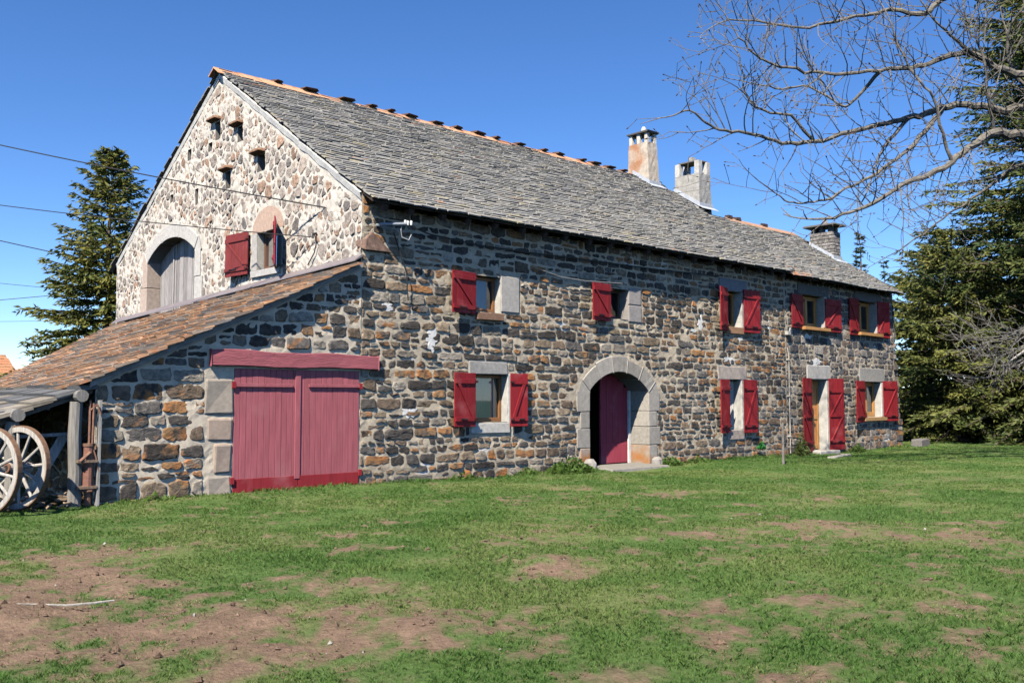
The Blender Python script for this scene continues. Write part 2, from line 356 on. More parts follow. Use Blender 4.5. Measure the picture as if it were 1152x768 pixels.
def coursed(u0, u1, v0, v1, hmin, hmax, amin, amax, gap, rg):
    """roughly coursed, squarish stones: polygons between wavering course lines"""
    out_ = []; v = v0; k = 0
    def line(v, k, u): return v + .045 * mnoise.noise((u * .7, k * 3.1, 4)) + .02 * mnoise.noise((u * 2.3, k * 1.7, 9))
    while v < v1:
        h = rg.uniform(hmin, hmax); u = u0 - rg.uniform(0, .4)
        while u < u1:
            wd = h * rg.choice([1, 1, 1, .8, 1.25]) * rg.uniform(amin, amax) + .02; a, b = u, u + wd; u = b
            g = gap * rg.uniform(.55, 1.5)
            def quad(a, b, lo0, hi0, lo1, hi1):
                j = lambda: rg.uniform(-.016, .016)
                lo, hi = min(rg.uniform(0, .22) ** 1.0, .2) * rg.random(), rg.uniform(0, .28) * rg.random()
                p = [(a + g / 2 + j(), lo0 + (hi0 - lo0) * lo + g / 2 + j()), (b - g / 2 + j(), lo1 + (hi1 - lo1) * lo * rg.random() + g / 2 + j()), (b - g / 2 + j(), hi1 - (hi1 - lo1) * hi * rg.random() - g / 2 + j()), (a + g / 2 + j(), hi0 - (hi0 - lo0) * hi - g / 2 + j())]
                if b - a > .22: p.insert(3, ((a + b) / 2 + rg.uniform(-.06, .06), (hi0 + hi1) / 2 - g / 2 + rg.uniform(-.015, .02))); p.insert(1, ((a + b) / 2 + rg.uniform(-.06, .06), (lo0 + lo1) / 2 + g / 2 + rg.uniform(-.02, .015)))
                if rg.random() < .30:                     # a broken corner
                    c = rg.randrange(len(p)); q, r_, t = p[c - 1], p[c], p[(c + 1) % len(p)]; f1, f2 = rg.uniform(.2, .5), rg.uniform(.2, .5)
                    p[c:c + 1] = [(r_[0] + (q[0] - r_[0]) * f1, r_[1] + (q[1] - r_[1]) * f1), (r_[0] + (t[0] - r_[0]) * f2, r_[1] + (t[1] - r_[1]) * f2)]
                out_.append(p)
            l0, l1, t0, t1 = line(v, k, a), line(v, k, b), line(v + h, k + 1, a), line(v + h, k + 1, b)
            r = rg.random()
            if r < .14 and h > .15:
                f = rg.uniform(.4, .6); quad(a, b, l0, l0 + (t0 - l0) * f, l1, l1 + (t1 - l1) * f)
                m_ = a + (b - a) * rg.uniform(.35, .65)
                if b - a > .25: quad(a, m_, l0 + (t0 - l0) * f, t0, l1 + (t1 - l1) * f, t1); quad(m_, b, l0 + (t0 - l0) * f, t0, l1 + (t1 - l1) * f, t1)
                else: quad(a, b, l0 + (t0 - l0) * f, t0, l1 + (t1 - l1) * f, t1)
            elif r > .035: quad(a, b, l0, t0, l1, t1)
        v += h; k += 1
    return out_
def rubble(mb, P, sites, asp, planes, obst, gapf, colf, hf, rg, wob=.07, polys=None):
    if polys is None: S = np.array([(s_[0] * asp, s_[1]) for s_ in sites]); W = np.array([s_[2] for s_ in sites])
    for i in range(len(S) if polys is None else len(polys)):
        if polys is not None: poly = polys[i]
        if polys is None:
            d2 = ((S - S[i]) ** 2).sum(1); near = np.argpartition(d2, min(18, len(S) - 1))[:19]
            near = near[np.argsort(d2[near])]
            cx, cy = S[i]; r = .6
            poly = [(cx - r, cy - r), (cx + r, cy - r), (cx + r, cy + r), (cx - r, cy + r)]
            gap = gapf(sites[i][0], sites[i][1]) * rg.uniform(.65, 1.35)
            for j in near:
                if j == i: continue
                dx, dy = S[j] - S[i]; L = math.hypot(dx, dy)
                if L < 1e-6: continue
                nx_, ny_ = dx / L, dy / L
                off = L / 2 + (W[i] - W[j]) / (2 * L)
                off -= gap / 2 / math.hypot(nx_ / asp, ny_)
                poly = clip(poly, nx_, ny_, nx_ * cx + ny_ * cy + off)
                if len(poly) < 3: break
            if len(poly) < 3: continue
            poly = [(p[0] / asp, p[1]) for p in poly]
        for (a, b, c) in planes:
            poly = clip(poly, a, b, c)
            if len(poly) < 3: break
        if len(poly) < 3: continue
        A0 = abs(area(poly))
        for ob in obst:
            poly = ob(poly)
            if len(poly) < 3: break
        if len(poly) < 3: continue
        A = abs(area(poly))
        if A < .004 or A < .22 * A0: continue
        # knock off the corners, then roughen the outline
        q = []
        for k in range(len(poly)):
            a, b = poly[k], poly[(k + 1) % len(poly)]; L = math.hypot(b[0] - a[0], b[1] - a[1])
            if L < .025: q.append(((a[0] + b[0]) / 2, (a[1] + b[1]) / 2)); continue
            t0_, t1_ = rg.uniform(.06, .22), 1 - rg.uniform(.06, .22)
            q += [(a[0] + (b[0] - a[0]) * t0_, a[1] + (b[1] - a[1]) * t0_), (a[0] + (b[0] - a[0]) * t1_, a[1] + (b[1] - a[1]) * t1_)]
        poly = []
        for k in range(len(q)):
            a, b = q[k], q[(k + 1) % len(q)]; L = math.hypot(b[0] - a[0], b[1] - a[1]); m_ = max(1, min(6, round(L / .038)))
            poly += [(a[0] + (b[0] - a[0]) * i_ / m_, a[1] + (b[1] - a[1]) * i_ / m_) for i_ in range(m_)]
        n = len(poly)
        gx = sum(p[0] for p in poly) / n; gy = sum(p[1] for p in poly) / n
        sd = rg.uniform(0, 99); am = wob * .16
        pts = [(p[0] + am * mnoise.noise((p[0] * 17, p[1] * 17, sd)) + rg.uniform(-1, 1) * am * .22, p[1] + am * mnoise.noise((p[0] * 17, p[1] * 17, sd + 50)) + rg.uniform(-1, 1) * am * .22) for p in poly]
        h = hf(rg); tx, ty = rg.uniform(-.06, .06), rg.uniform(-.09, .06)
        vs = []; fs = []
        rings = [(1.05, -.025), (1.0, .35), (.88, .92), (.5, 1.0)]
        for ri, (k, hh) in enumerate(rings):
            for p in pts:
                u = gx + (p[0] - gx) * k; v = gy + (p[1] - gy) * k
                if ri == 0: dd = -.02
                else: dd = h * hh + (tx * (u - gx) + ty * (v - gy)) * (.6 if ri == 1 else 1) + rg.uniform(-1, 1) * .0022 + .011 * mnoise.noise((u * 12, v * 12, sd)) * (.5 if ri == 1 else 1)
                vs.append(P(u, v, max(dd, -.02)))
        for ri in range(3):
            for k in range(n): fs.append((ri * n + k, ri * n + (k + 1) % n, (ri + 1) * n + (k + 1) % n, (ri + 1) * n + k))
        vs.append(P(gx, gy, h * rg.uniform(.9, 1.15)))
        for k in range(n): fs.append((3 * n + k, 3 * n + (k + 1) % n, 4 * n))
        mb.add(vs, fs, colf(gx, gy, rg))
def rows_sites(u0, u1, v0, v1, hmin, hmax, amin, amax, rg):
    S = []; v = v0
    while v < v1:
        h = rg.uniform(hmin, hmax); u = u0 - rg.uniform(0, .3)
        while u < u1:
            wd = h * rg.uniform(amin, amax) + .04
            vv = v + h / 2 + rg.uniform(-.17, .17) * h + .06 * mnoise.noise((u * .6, v, 3))
            if rg.random() < .12 and h > .16:
                S.append((u + wd * .35, vv - h * .3, 0)); S.append((u + wd * .6, vv + h * .3, 0))
            else: S.append((u + wd / 2, vv, rg.uniform(-.004, .007)))
            if rg.random() < .16: S.append((u + wd, vv + rg.uniform(-.5, .5) * h, -.005))
            u += wd
        v += h
    return S
def dart_sites(u0, u1, v0, v1, rmin, rmax, asp, rg, ok=lambda u, v: True):
    S = []; grid = {}
    for _ in range(26000):
        u, v = rg.uniform(u0, u1), rg.uniform(v0, v1)
        if not ok(u, v): continue
        r = rmin + (rmax - rmin) * rg.random() ** 1.9
        gx, gy = int(u / .5), int(v / .5); bad = False
        for a in (-1, 0, 1):
            for b in (-1, 0, 1):
                for (p, q, t) in grid.get((gx + a, gy + b), ()):
                    if math.hypot((p - u) * asp, q - v) < (r + t) * .5: bad = True; break
                if bad: break
            if bad: break
        if bad: continue
        grid.setdefault((gx, gy), []).append((u, v, r)); S.append((u, v, r * r * .25))
    return S
def wallgrid(P, us, vs, top, hole, col, amp=.012, seed=1):
    mb = MB(); us = sorted(set(round(q, 4) for q in us)); vs = sorted(set(round(q, 4) for q in vs))
    U, V = np.meshgrid(us, vs, indexing='ij')
    D = (fbm(U * 3.1, V * 3.1, seed, 4) - .5) * amp * 2.2 + (fbm(U * 14, V * 14, seed + 5, 2) - .5) * amp
    ids = {}
    def vid(i, j):
        k = (i, j)
        if k not in ids:
            v = min(vs[j], top(us[i])); ids[k] = len(mb.v)
            mb.v.append(P(us[i], v, float(D[i, j]))); mb.c.append(col(us[i], v) if callable(col) else (*col, 0))
        return ids[k]
    for i in range(len(us) - 1):
        for j in range(len(vs) - 1):
            uc, vc = (us[i] + us[i + 1]) / 2, (vs[j] + vs[j + 1]) / 2
            if vs[j] >= max(top(us[i]), top(us[i + 1])) or hole(uc, vc): continue
            mb.f.append((vid(i, j), vid(i + 1, j), vid(i + 1, j + 1), vid(i, j + 1)))
    return mb
def inr(r, u, v): return r[0] < u < r[1] and r[2] < v < r[3]

# roof planes (upper faces)
ROOF = lambda y: 5.0 + .635 * (y + .42)                  # front slope
BACK = lambda y: 8.95 - .585 * (y - 5.8)                 # rear slope
LTR = lambda x: 3.96 + .475 * x                          # lean-to
DROP = lambda x, y: max(0, y) / 12 * (.36 + .39 * (-x / 4.6))   # which sinks towards the back

# ---- openings: (u0, u1, v0, v1)
W_F = {'u1': (2.52, 3.27, 3.22, 3.93), 'l1': (2.56, 3.45, 1.07, 2.0), 'u2': (6.46, 7.16, 3.32, 4.0), 'u3': (10.97, 11.68, 3.38, 4.30),
       'l3': (11.0, 11.62, .74, 2.02), 'u4': (14.72, 15.92, 3.58, 4.50), 'u5': (17.98, 19.18, 3.58, 4.56), 'd4': (15.05, 15.98, -.1, 2.08), 'l5': (18.2, 19.38, .98, 2.06)}
ARCH = dict(cx=6.84, hw=1.0, spring=1.70, rise=.43)
ARCH['r'] = (ARCH['hw'] ** 2 + ARCH['rise'] ** 2) / (2 * ARCH['rise']); ARCH['cy'] = ARCH['spring'] + ARCH['rise'] - ARCH['r']
GARCH = dict(cx=8.36, hw=1.43, spring=4.98, rise=.45)
GARCH['r'] = (GARCH['hw'] ** 2 + GARCH['rise'] ** 2) / (2 * GARCH['rise']); GARCH['cy'] = GARCH['spring'] + GARCH['rise'] - GARCH['r']
def arch_in(A, u, v, pad=0):
    if abs(u - A['cx']) > A['hw'] + pad: return False
    if v < A['spring']: return True
    return math.hypot(u - A['cx'], v - A['cy']) < A['r'] + pad
GWIN = (3.04, 3.88, 4.16, 4.93)
HOLES = [(5.89, 7.55, .26, .40), (4.77, 7.23, .26, .34), (3.79, 6.41, .34, .36), (5.32, 6.32, .26, .38), (7.38, 7.29, .20, .26), (6.27, 7.25, .20, .20), (6.93, 6.22, .18, .36), (8.41, 6.41, .17, .2)]
JAMBS_F = [(2.46, 3.44, 2.01, 2.25), (3.27, 3.78, 3.25, 3.98), (2.5, 3.5, .86, 1.06), (3.45, 3.62, 1.0, 2.02), (2.6, 3.28, 3.06, 3.21),
           (7.16, 7.62, 3.28, 4.08), (10.72, 11.95, 4.31, 4.62), (10.6, 11.85, 2.03, 2.36), (10.95, 11.75, 3.2, 3.37), (10.95, 11.7, .5, .73),
           (11.68, 11.9, 3.3, 4.3), (11.62, 11.85, .74, 2.0), (15.98, 16.25, 0, 2.08), (14.9, 16.2, 2.09, 2.5), (18.0, 19.6, 2.07, 2.5), (15.92, 16.1, 3.5, 4.5), (19.18, 19.4, 3.5, 4.5), (19.38, 19.55, .9, 2.05)]

house = thing('farmhouse', 'long dark stone farmhouse with red shutters and a grey slate roof', 'house')

# ---- front wall
def top_f(u): return ROOF(0) - .13
us = list(np.arange(0, 20.36, .07)) + [20.35] + [q for r in W_F.values() for q in r[:2]]
vs = list(np.arange(-.2, 5.2, .07)) + [5.2] + [q for r in W_F.values() for q in r[2:]]
def hole_f(u, v): return any(inr(r, u, v) for r in W_F.values()) or arch_in(ARCH, u, v, .12)
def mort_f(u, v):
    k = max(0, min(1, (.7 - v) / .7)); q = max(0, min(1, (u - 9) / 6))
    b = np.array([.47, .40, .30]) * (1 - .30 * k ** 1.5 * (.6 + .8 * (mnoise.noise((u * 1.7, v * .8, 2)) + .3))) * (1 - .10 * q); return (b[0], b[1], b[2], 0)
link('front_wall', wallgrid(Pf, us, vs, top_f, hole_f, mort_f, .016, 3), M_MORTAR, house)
obst = [rect_sd((r[0] - .02, r[1] + .02, r[2] - .02, r[3] + .02)) for r in list(W_F.values()) + JAMBS_F]
obst += [rect_sd((5.50, 8.18, -.5, 1.75)), circ_sd(ARCH['cx'], ARCH['cy'], ARCH['r'] + .40, 1.6)]
def col_front(u, v, rg):
    r = rg.random(); right = max(0, min(1, (u - 8.5) / 4)); low = max(0, min(1, (.9 - v) / .8))
    if u > 13.8:
        c = (.105, .100, .10) if r < .45 else (.16, .13, .105) if r < .75 else (.22, .20, .18)
    elif r < .36 - .10 * right: c = (.072, .063, .056)
    elif r < .47: c = (.118, .107, .097)
    elif r < .66: c = (.165, .122, .088)
    elif r < .86: c = (.215, .165, .115)
    else: c = (.27, .235, .19)
    k = rg.uniform(.72, 1.3); a = rg.random()
    li = .10
    if a < .26 + .20 * right + .30 * low: li = rg.uniform(.36, .62)
    elif a < .5: li = rg.uniform(.22, .40)
    if u > 13.8 and v > .8: li = li * .75
    return (c[0] * k, c[1] * k, c[2] * k, li)
rg = random.Random(21)
stones_ = coursed(0, 13.75, -.15, 5.1, .128, .22, 1.05, 2.7, .042, rg)
mb = MB()
hf = lambda rg: rg.uniform(.006, .026)
rubble(mb, Pf, None, 1, [(-1, 0, -.02), (1, 0, 13.78), (0, 1, 5.10), (0, -1, .12)], obst, None, col_front, hf, rg, .13, stones_)
stones_ = coursed(13.75, 20.5, -.2, 5.2, .15, .26, .9, 1.9, .040, rg)
rubble(mb, Pf, None, 1, [(-1, 0, -13.84), (1, 0, 20.33), (0, 1, 5.10), (0, -1, .12)], obst, None, col_front, hf, rg, .15, stones_)
link('front_stonework', mb, M_STONE, house)
# projecting corner stone high on the near corner
mb = MB(); mb.hexa([(-.06, .1, 4.20), (.02, -.09, 4.12), (.62, -.07, 4.13), (.5, .1, 4.14), (-.05, .1, 4.30), (.05, -.08, 4.34), (.2, -.06, 4.47), (.12, .1, 4.5)], (.20, .13, .10, .2))
link('corner_stone', mb, M_STONE, house, bevel=.015)

# ---- gable wall
def top_g(u): return min(ROOF(u), BACK(u)) - .12
us = list(np.arange(0, 12.0, .07)) + [12.0, 5.8] + list(GWIN[:2]); vs = list(np.arange(0, 8.9, .07)) + list(GWIN[2:])
def hole_g(u, v):
    if inr(GWIN, u, v) or arch_in(GARCH, u, v, .12): return True
    return any(abs(u - h[0]) < h[2] / 2 and abs(v - h[1]) < h[3] / 2 for h in HOLES)
for h in HOLES: us += [h[0] - h[2] / 2, h[0] + h[2] / 2]; vs += [h[1] - h[3] / 2, h[1] + h[3] / 2]
link('gable_wall', wallgrid(Pg, us, vs, top_g, hole_g, (.50, .462, .405), .024, 9), M_WMORTAR, house)
obst_g = [rect_sd((GWIN[0] - .22, GWIN[1] + .26, GWIN[2] - .3, GWIN[3] + .05)), circ_sd(3.44, 4.88, .68, 4.85),
          rect_sd((GARCH['cx'] - GARCH['hw'] - .36, GARCH['cx'] + GARCH['hw'] + .36, 3.0, GARCH['spring'] + .05)), circ_sd(GARCH['cx'], GARCH['cy'], GARCH['r'] + .40, 4.9)]
obst_g += [rect_sd((h[0] - h[2] / 2 - .02, h[0] + h[2] / 2 + .02, h[1] - h[3] / 2 - .02, h[1] + h[3] / 2 + .02)) for h in HOLES]
def col_g(u, v, rg):
    r = rg.random()
    c = (.28, .24, .21) if r < .36 else (.31, .21, .155) if r < .60 else (.185, .165, .155) if r < .72 else (.36, .305, .26)
    k = rg.uniform(.75, 1.25); return (c[0] * k, c[1] * k, c[2] * k, rg.choice([.05, .1, .2, .3, .36]))
rg = random.Random(33)
sites = dart_sites(0, 12, 3.4, 8.9, .115, .33, 1.0, rg, lambda u, v: v < top_g(u) + .2)
mb = MB()
nf = math.hypot(.635, 1); nb_ = math.hypot(.585, 1)
planes = [(-1, 0, -.03), (1, 0, 11.97), (-.635 / nf, 1 / nf, (5.0 + .635 * .42) / nf - .30), (.585 / nb_, 1 / nb_, (8.95 + .585 * 5.8) / nb_ - .26)]
rubble(mb, Pg, sites, 1.0, planes, obst_g, lambda u, v: .058, col_g, lambda rg: rg.uniform(.001, .014), rg, .18)
link('gable_stonework', mb, M_STONE, house)
for (u, v) in ((5.97, 7.80), (4.83, 7.45), (3.84, 6.63), (5.32, 6.55)):   # ledge stones over the upper holes
    mb = MB(); mb.hexa([Pg(u - .24, v - .03, -.05), Pg(u + .26, v - .05, -.05), Pg(u + .24, v + .0, .16), Pg(u - .2, v - .0, .14),
             Pg(u - .22, v + .06, -.05), Pg(u + .24, v + .05, -.05), Pg(u + .2, v + .05, .15), Pg(u - .17, v + .06, .13)], (.24, .14, .09, .3)); link('ledge_stone', mb, M_STONE, house, bevel=.012)
for h in HOLES:                                          # backs of the wall recesses
    mb = MB()
    u0, u1, v0, v1 = h[0] - h[2] / 2, h[0] + h[2] / 2, h[1] - h[3] / 2, h[1] + h[3] / 2
    p = [Pg(u0, v0, -.002), Pg(u1, v0, -.002), Pg(u1, v1, -.002), Pg(u0, v1, -.002)]; q = [Pg(u0, v0, -.3), Pg(u1, v0, -.3), Pg(u1, v1, -.3), Pg(u0, v1, -.3)]
    mb.add(p + q, [(0, 1, 5, 4), (1, 2, 6, 5), (2, 3, 7, 6), (3, 0, 4, 7), (4, 5, 6, 7)], (.22, .2, .18, 0))
    link('wall_recess', mb, M_WMORTAR, house)
# ---- the far walls
mb = MB()
mb.add([(20.35, 0, -.2), (20.42, 6.9, -.2), (20.42, 6.9, 5.1), (20.35, 3.45, 7.2), (20.35, 0, 5.13)], [(0, 1, 2, 3, 4)], (.30, .27, .22))
mb.add([(15.4, 12, -.2), (0, 12, -.2), (0, 12, 5.2), (15.4, 12, 5.2)], [(0, 1, 2, 3)], (.34, .31, .26))
mb.add([(15.4, 6.9, -.2), (15.4, 12, -.2), (15.4, 12, 5.15), (15.4, 5.8, 8.8), (15.4, 2.9, 7.0), (15.4, 2.9, 5.0), (15.4, 6.9, 5.0)], [(0, 1, 2, 3, 4, 5, 6)], (.34, .31, .26))
mb.add([(20.42, 6.9, -.2), (15.4, 6.9, -.2), (15.4, 6.9, 5.1), (20.42, 6.9, 5.1)], [(0, 1, 2, 3)], (.30, .27, .22))
link('rear_wall', mb, M_MORTAR, house)
# buttress-like batter at the far corner
mb = MB()
for i in range(26):
    z = .02 + i * .175; k = max(0, 1 - z / 4.4)
    x1 = 20.34 + .42 * k + rng.uniform(-.03, .05); x0 = 20.30
    c = col_front(19.5, z, rng)
    mb.box(x0, x1, -.015 + rng.uniform(-.04, .01), .6, z + .01, z + .165, c, .018)
link('corner_quoin', mb, M_STONE, house, bevel=.02)

# ------------------------------------------------------------------ roofs
def slates(mb, P, ulen, vlen, course, wmin, wmax, th, colf, rg, mask=None, wav=.03, seed=0, lift=.0):
    """P(u, v, n) -> point; u along the eave, v up the slope, n off the slope"""
    v = -.02; row = 0
    while v < vlen:
        u = -rg.uniform(0, wmax); ch = course * rg.uniform(.85, 1.15)
        while u < ulen:
            wd = rg.uniform(wmin, wmax); a, b = max(u, -.02 + rg.uniform(-.035, .035)), min(u + wd - .006, ulen + rg.uniform(-.02, .06))
            u += wd
            if b - a < .05: continue
            uc = (a + b) / 2
            if mask and not mask(uc, v): continue
            vv = v + wav * 2 * mnoise.noise((uc * .55, v * .9, seed)) + rg.uniform(-.018, .018)
            sag = .03 * mnoise.noise((uc * .35, v * .35, seed + 7))
            t = th * rg.uniform(.7, 1.3); tip = rg.uniform(0, .010); sl = rg.uniform(-.015, .015)
            v1 = max(vv + .04, min(vv + ch * 1.75, vlen))
            nb = [t + tip + sag, t + tip + sag + rg.uniform(-.006, .006)]
            p = [P(a, vv + sl, nb[0] - t), P(b, vv - sl, nb[1] - t), P(b, v1, sag - t * .6), P(a, v1, sag - t * .6),
                 P(a + rg.uniform(0, .012), vv + sl + rg.uniform(-.006, .006), nb[0]), P(b - rg.uniform(0, .012), vv - sl, nb[1]), P(b, v1, sag + .002), P(a, v1, sag + .002)]
            mb.hexa(p, colf(uc, v, rg))
        v += ch; row += 1
def col_slate(u, v, rg, vmax=7.3):
    r = rg.random(); k = rg.uniform(.89, 1.11)
    c = (.205, .200, .188) if r < .45 else (.232, .218, .19) if r < .8 else (.165, .162, .158) if r < .93 else (.25, .24, .22)
    li = .03 + .34 * max(0, (v - (vmax - .9)) / .9) + (.40 if rg.random() < .012 else 0) + .08 * mnoise.noise((u * .5, v * .5, 5))
    if rg.random() < .04: c = (.27, .24, .17)
    return (c[0] * k, c[1] * k, c[2] * k, li)
ang = math.atan(.635); SL = math.hypot(6.18, 3.924); cA, sA = math.cos(ang), math.sin(ang)
def Pr(u, v, n): return (-.035 + u, -.38 + v * cA - n * sA, 4.990 + v * sA + n * cA)
def mask_r(u, v):
    xr = 13.75 + (15.55 - 13.75) * max(0, v / SL); return u - .035 < xr
rg = random.Random(5); mb = MB()
slates(mb, Pr, 15.9, SL + .02, .128, .18, .38, .027, col_slate, rg, mask_r, .018, 1)
roof = link('main_roof', mb, M_SLATE, house)
mb = MB()                                                # rear slope, coarser courses
angb = math.atan(.585); SLb = math.hypot(6.6, 6.6 * .585)
def Pb(u, v, n): return (-.06 + u, 5.8 + 6.6 - v * math.cos(angb) + n * math.sin(angb), 8.90 - 6.6 * .585 + v * math.sin(angb) + n * math.cos(angb))
slates(mb, Pb, 15.6, SLb, .24, .3, .5, .03, col_slate, rg, None, .03, 2)
link('rear_roof', mb, M_SLATE, house)
def Pl(u, v, n): return (13.6 + u, -.42 + v * cA - n * sA, 4.905 + v * sA + n * cA)
SL2 = math.hypot(3.84, 3.84 * .635)
def col_slate2(u, v, rg):
    c = col_slate(u, v, rg, SL2); li = c[3]
    if v < .35 and u < 1.2: li = .5
    return (c[0], c[1], c[2], li)
mb = MB(); slates(mb, Pl, 6.62, SL2 + .02, .128, .18, .38, .027, col_slate2, rg, lambda u, v: 13.6 + u > 13.65 + 1.8 * v / SL - .25, .03, 3)
link('low_roof', mb, M_SLATE, house)
mb = MB()
def Plb(u, v, n): return (15.3 + u, 3.44 + 3.9 - v * cA + n * sA, 7.30 - 3.9 * .635 + v * sA + n * cA)
slates(mb, Plb, 5.0, math.hypot(3.9, 3.9 * .635), .24, .3, .5, .03, col_slate, rg, None, .03, 4)
link('low_rear_roof', mb, M_SLATE, house)
# roof decks of dark boards below the slates (one closed slab each)
mb = MB()
def slab(x0, x1, y0, z0, y1, z1, t):
    mb.hexa([(x0, y0, z0 - t), (x1, y0, z0 - t), (x1, y1, z1 - t), (x0, y1, z1 - t), (x0, y0, z0), (x1, y0, z0), (x1, y1, z1), (x0, y1, z1)], (.06, .045, .035))
z0, z1 = ROOF(-.33) - .045, ROOF(5.8) - .045
mb.hexa([(-.01, -.33, z0 - .07), (13.7, -.33, z0 - .07), (15.5, 5.8, z1 - .07), (-.01, 5.8, z1 - .07), (-.01, -.33, z0), (13.7, -.33, z0), (15.5, 5.8, z1), (-.01, 5.8, z1)], (.06, .045, .035))
slab(-.01, 15.4, 12.36, BACK(12.36) - .085, 5.805, BACK(5.8) - .085, .05)
z0, z1 = ROOF(-.33) - .125, ROOF(3.44) - .125
mb.hexa([(13.72, -.33, z0 - .06), (20.18, -.33, z0 - .06), (20.18, 3.44, z1 - .06), (14.82, 3.44, z1 - .06), (13.72, -.33, z0), (20.18, -.33, z0), (20.18, 3.44, z1), (14.82, 3.44, z1)], (.06, .045, .035))
slab(15.42, 20.18, 7.3, ROOF(3.44) - .15 - .635 * 3.86, 3.445, ROOF(3.44) - .15, .05)
x = .3
while x < 20:                                            # rafter feet
    mb.bar((x, -.30, ROOF(-.30) - .21), (x, .1, ROOF(.1) - .21), .09, .11, (.07, .05, .04)); x += rng.uniform(.55, .75)
link('roof_deck', mb, M_DARK, house)
# ridge: lichened capping slabs with upright stones leaning over it
mb = MB(); x = -.18
while x < 15.2:
    L = rng.uniform(.4, .62); z = ROOF(5.8) - .045 + .03 * mnoise.noise((x * .5, 0, 0)); y = 5.8
    col = (.50, .27, .155, rng.choice([.36, .45, .5, .2]))
    mb.hexa([(x, y - .24, z - .15), (x + L, y - .24, z - .15), (x + L, y, z + .01), (x, y, z + .01), (x, y - .22, z - .115), (x + L, y - .22, z - .115), (x + L, y + .02, z + .05), (x, y + .02, z + .05)], col)
    mb.hexa([(x, y - .02, z + .01), (x + L, y - .02, z + .01), (x + L, y + .24, z - .14), (x, y + .24, z - .14), (x, y - .01, z + .05), (x + L, y - .01, z + .05), (x + L, y + .26, z - .10), (x, y + .26, z - .10)], col)
    x += L + .01
x = 1.3
while x < 14.2:
    z = ROOF(5.8) + .01; L = rng.uniform(.20, .42)
    mb.hexa([(x, 5.68, z), (x + L, 5.68, z), (x + L, 5.9, z), (x, 5.9, z), (x + .03, 5.66, z + rng.uniform(.02, .05)), (x + L - .06, 5.66, z + rng.uniform(.02, .055)), (x + L, 5.95, z + rng.uniform(.05, .1)), (x, 5.95, z + rng.uniform(.05, .09))], (.095, .05, .035, .1))
    x += L + rng.uniform(.25, .75)
link('ridge_cap', mb, M_SLATE, house, bevel=.01); mb = MB()
x = 16.1
while x < 20.0:
    z = ROOF(3.44) - .10; L = rng.uniform(.35, .5)
    col = (.34, .21, .14, rng.choice([.3, .42, .5]))
    mb.hexa([(x, 3.22, z - .13), (x + L, 3.22, z - .13), (x + L, 3.46, z + .03), (x, 3.46, z + .03), (x, 3.23, z - .09), (x + L, 3.23, z - .09), (x + L, 3.47, z + .07), (x, 3.47, z + .07)], col)
    if rng.random() < .6 and x < 19: mb.box(x + .05, x + .3, 3.36, 3.52, z + .03, z + .13, (.06, .035, .03, .0), .02)
    x += L + .01
link('ridge_cap', mb, M_SLATE, house, bevel=.01)
# white mortar band under the gable verge
mb = MB()
def strip(y0, y1, f, o, wd, d):
    n = 40; vs_ = []
    for i in range(n + 1):
        y = y0 + (y1 - y0) * i / n; k = wd * (1 + .25 * mnoise.noise((y * 3, 1, 2)))
        vs_ += [Pg(y, f(y) - o, d), Pg(y, f(y) - o - k, d * .3), Pg(y, f(y) - o + .02, -.02)]
    fs_ = []
    for i in range(n):
        a = i * 3; fs_ += [(a, a + 1, a + 4, a + 3), (a + 2, a, a + 3, a + 5)]
    mb.add(vs_, fs_, (.58, .565, .53))
strip(0, 5.8, ROOF, .12, .14, .05); strip(5.8, 12, BACK, .13, .09, .04)
link('verge_mortar', mb, M_WMORTAR, house)

# ------------------------------------------------------------------ chimneys
def chimney(b, t, base_z, z1, mat, col, kind):
    (x0, x1, y0, y1) = b; (a0, a1, c0, c1) = t or b
    mb = MB(); n = 10
    if kind == 'stone':
        mb.box(x0, x1, y0, y1, base_z, z1, (.22, .2, .18))
        main = link('chimney', mb, M_MORTAR, house)
        sb = MB(); z = base_z + .05
        while z < z1 - .04:
            h = rng.uniform(.08, .14)
            for (fx, L) in (('x', y1 - y0), ('y', x1 - x0), ('x2', y1 - y0)):
                u = 0
                while u < L - .03:
                    wd = min(rng.uniform(.12, .26), L - u); c = rng.uniform(.16, .36); cl = (c, c * .93, c * .88, .15)
                    if fx == 'x': sb.box(x0 - .025, x0 + .05, y0 + u, y0 + u + wd - .018, z, z + h - .02, cl, .008)
                    elif fx == 'x2': sb.box(x1 - .05, x1 + .025, y0 + u, y0 + u + wd - .018, z, z + h - .02, cl, .008)
                    else: sb.box(x0 + u, x0 + u + wd - .018, y0 - .025, y0 + .05, z, z + h - .02, cl, .008)
                    u += wd
            z += h
        link('chimney_stonework', sb, M_STONE, main, bevel=.01)
    else:
        vs_ = []
        for i in range(n + 1):
            k = i / n; z = base_z + (z1 - base_z) * k
            X0, X1, Y0, Y1 = x0 + (a0 - x0) * k, x1 + (a1 - x1) * k, y0 + (c0 - y0) * k, y1 + (c1 - y1) * k
            ring = []
            for (p, q) in (((X0, Y0), (X1, Y0)), ((X1, Y0), (X1, Y1)), ((X1, Y1), (X0, Y1)), ((X0, Y1), (X0, Y0))):
                for s_ in range(5): ring.append((p[0] + (q[0] - p[0]) * s_ / 5 + rng.uniform(-.008, .008), p[1] + (q[1] - p[1]) * s_ / 5 + rng.uniform(-.008, .008), z))
            vs_ += ring
        m = 20
        fs_ = [(i * m + k, i * m + (k + 1) % m, (i + 1) * m + (k + 1) % m, (i + 1) * m + k) for i in range(n) for k in range(m)] + [tuple(n * m + k for k in range(m))]
        mb.add(vs_, fs_, col); main = link('chimney', mb, mat, house)
    return main
def sq(mb, x, y, r, z0, z1, col): mb.box(x - r, x + r, y - r, y + r, z0, z1, col, .008)
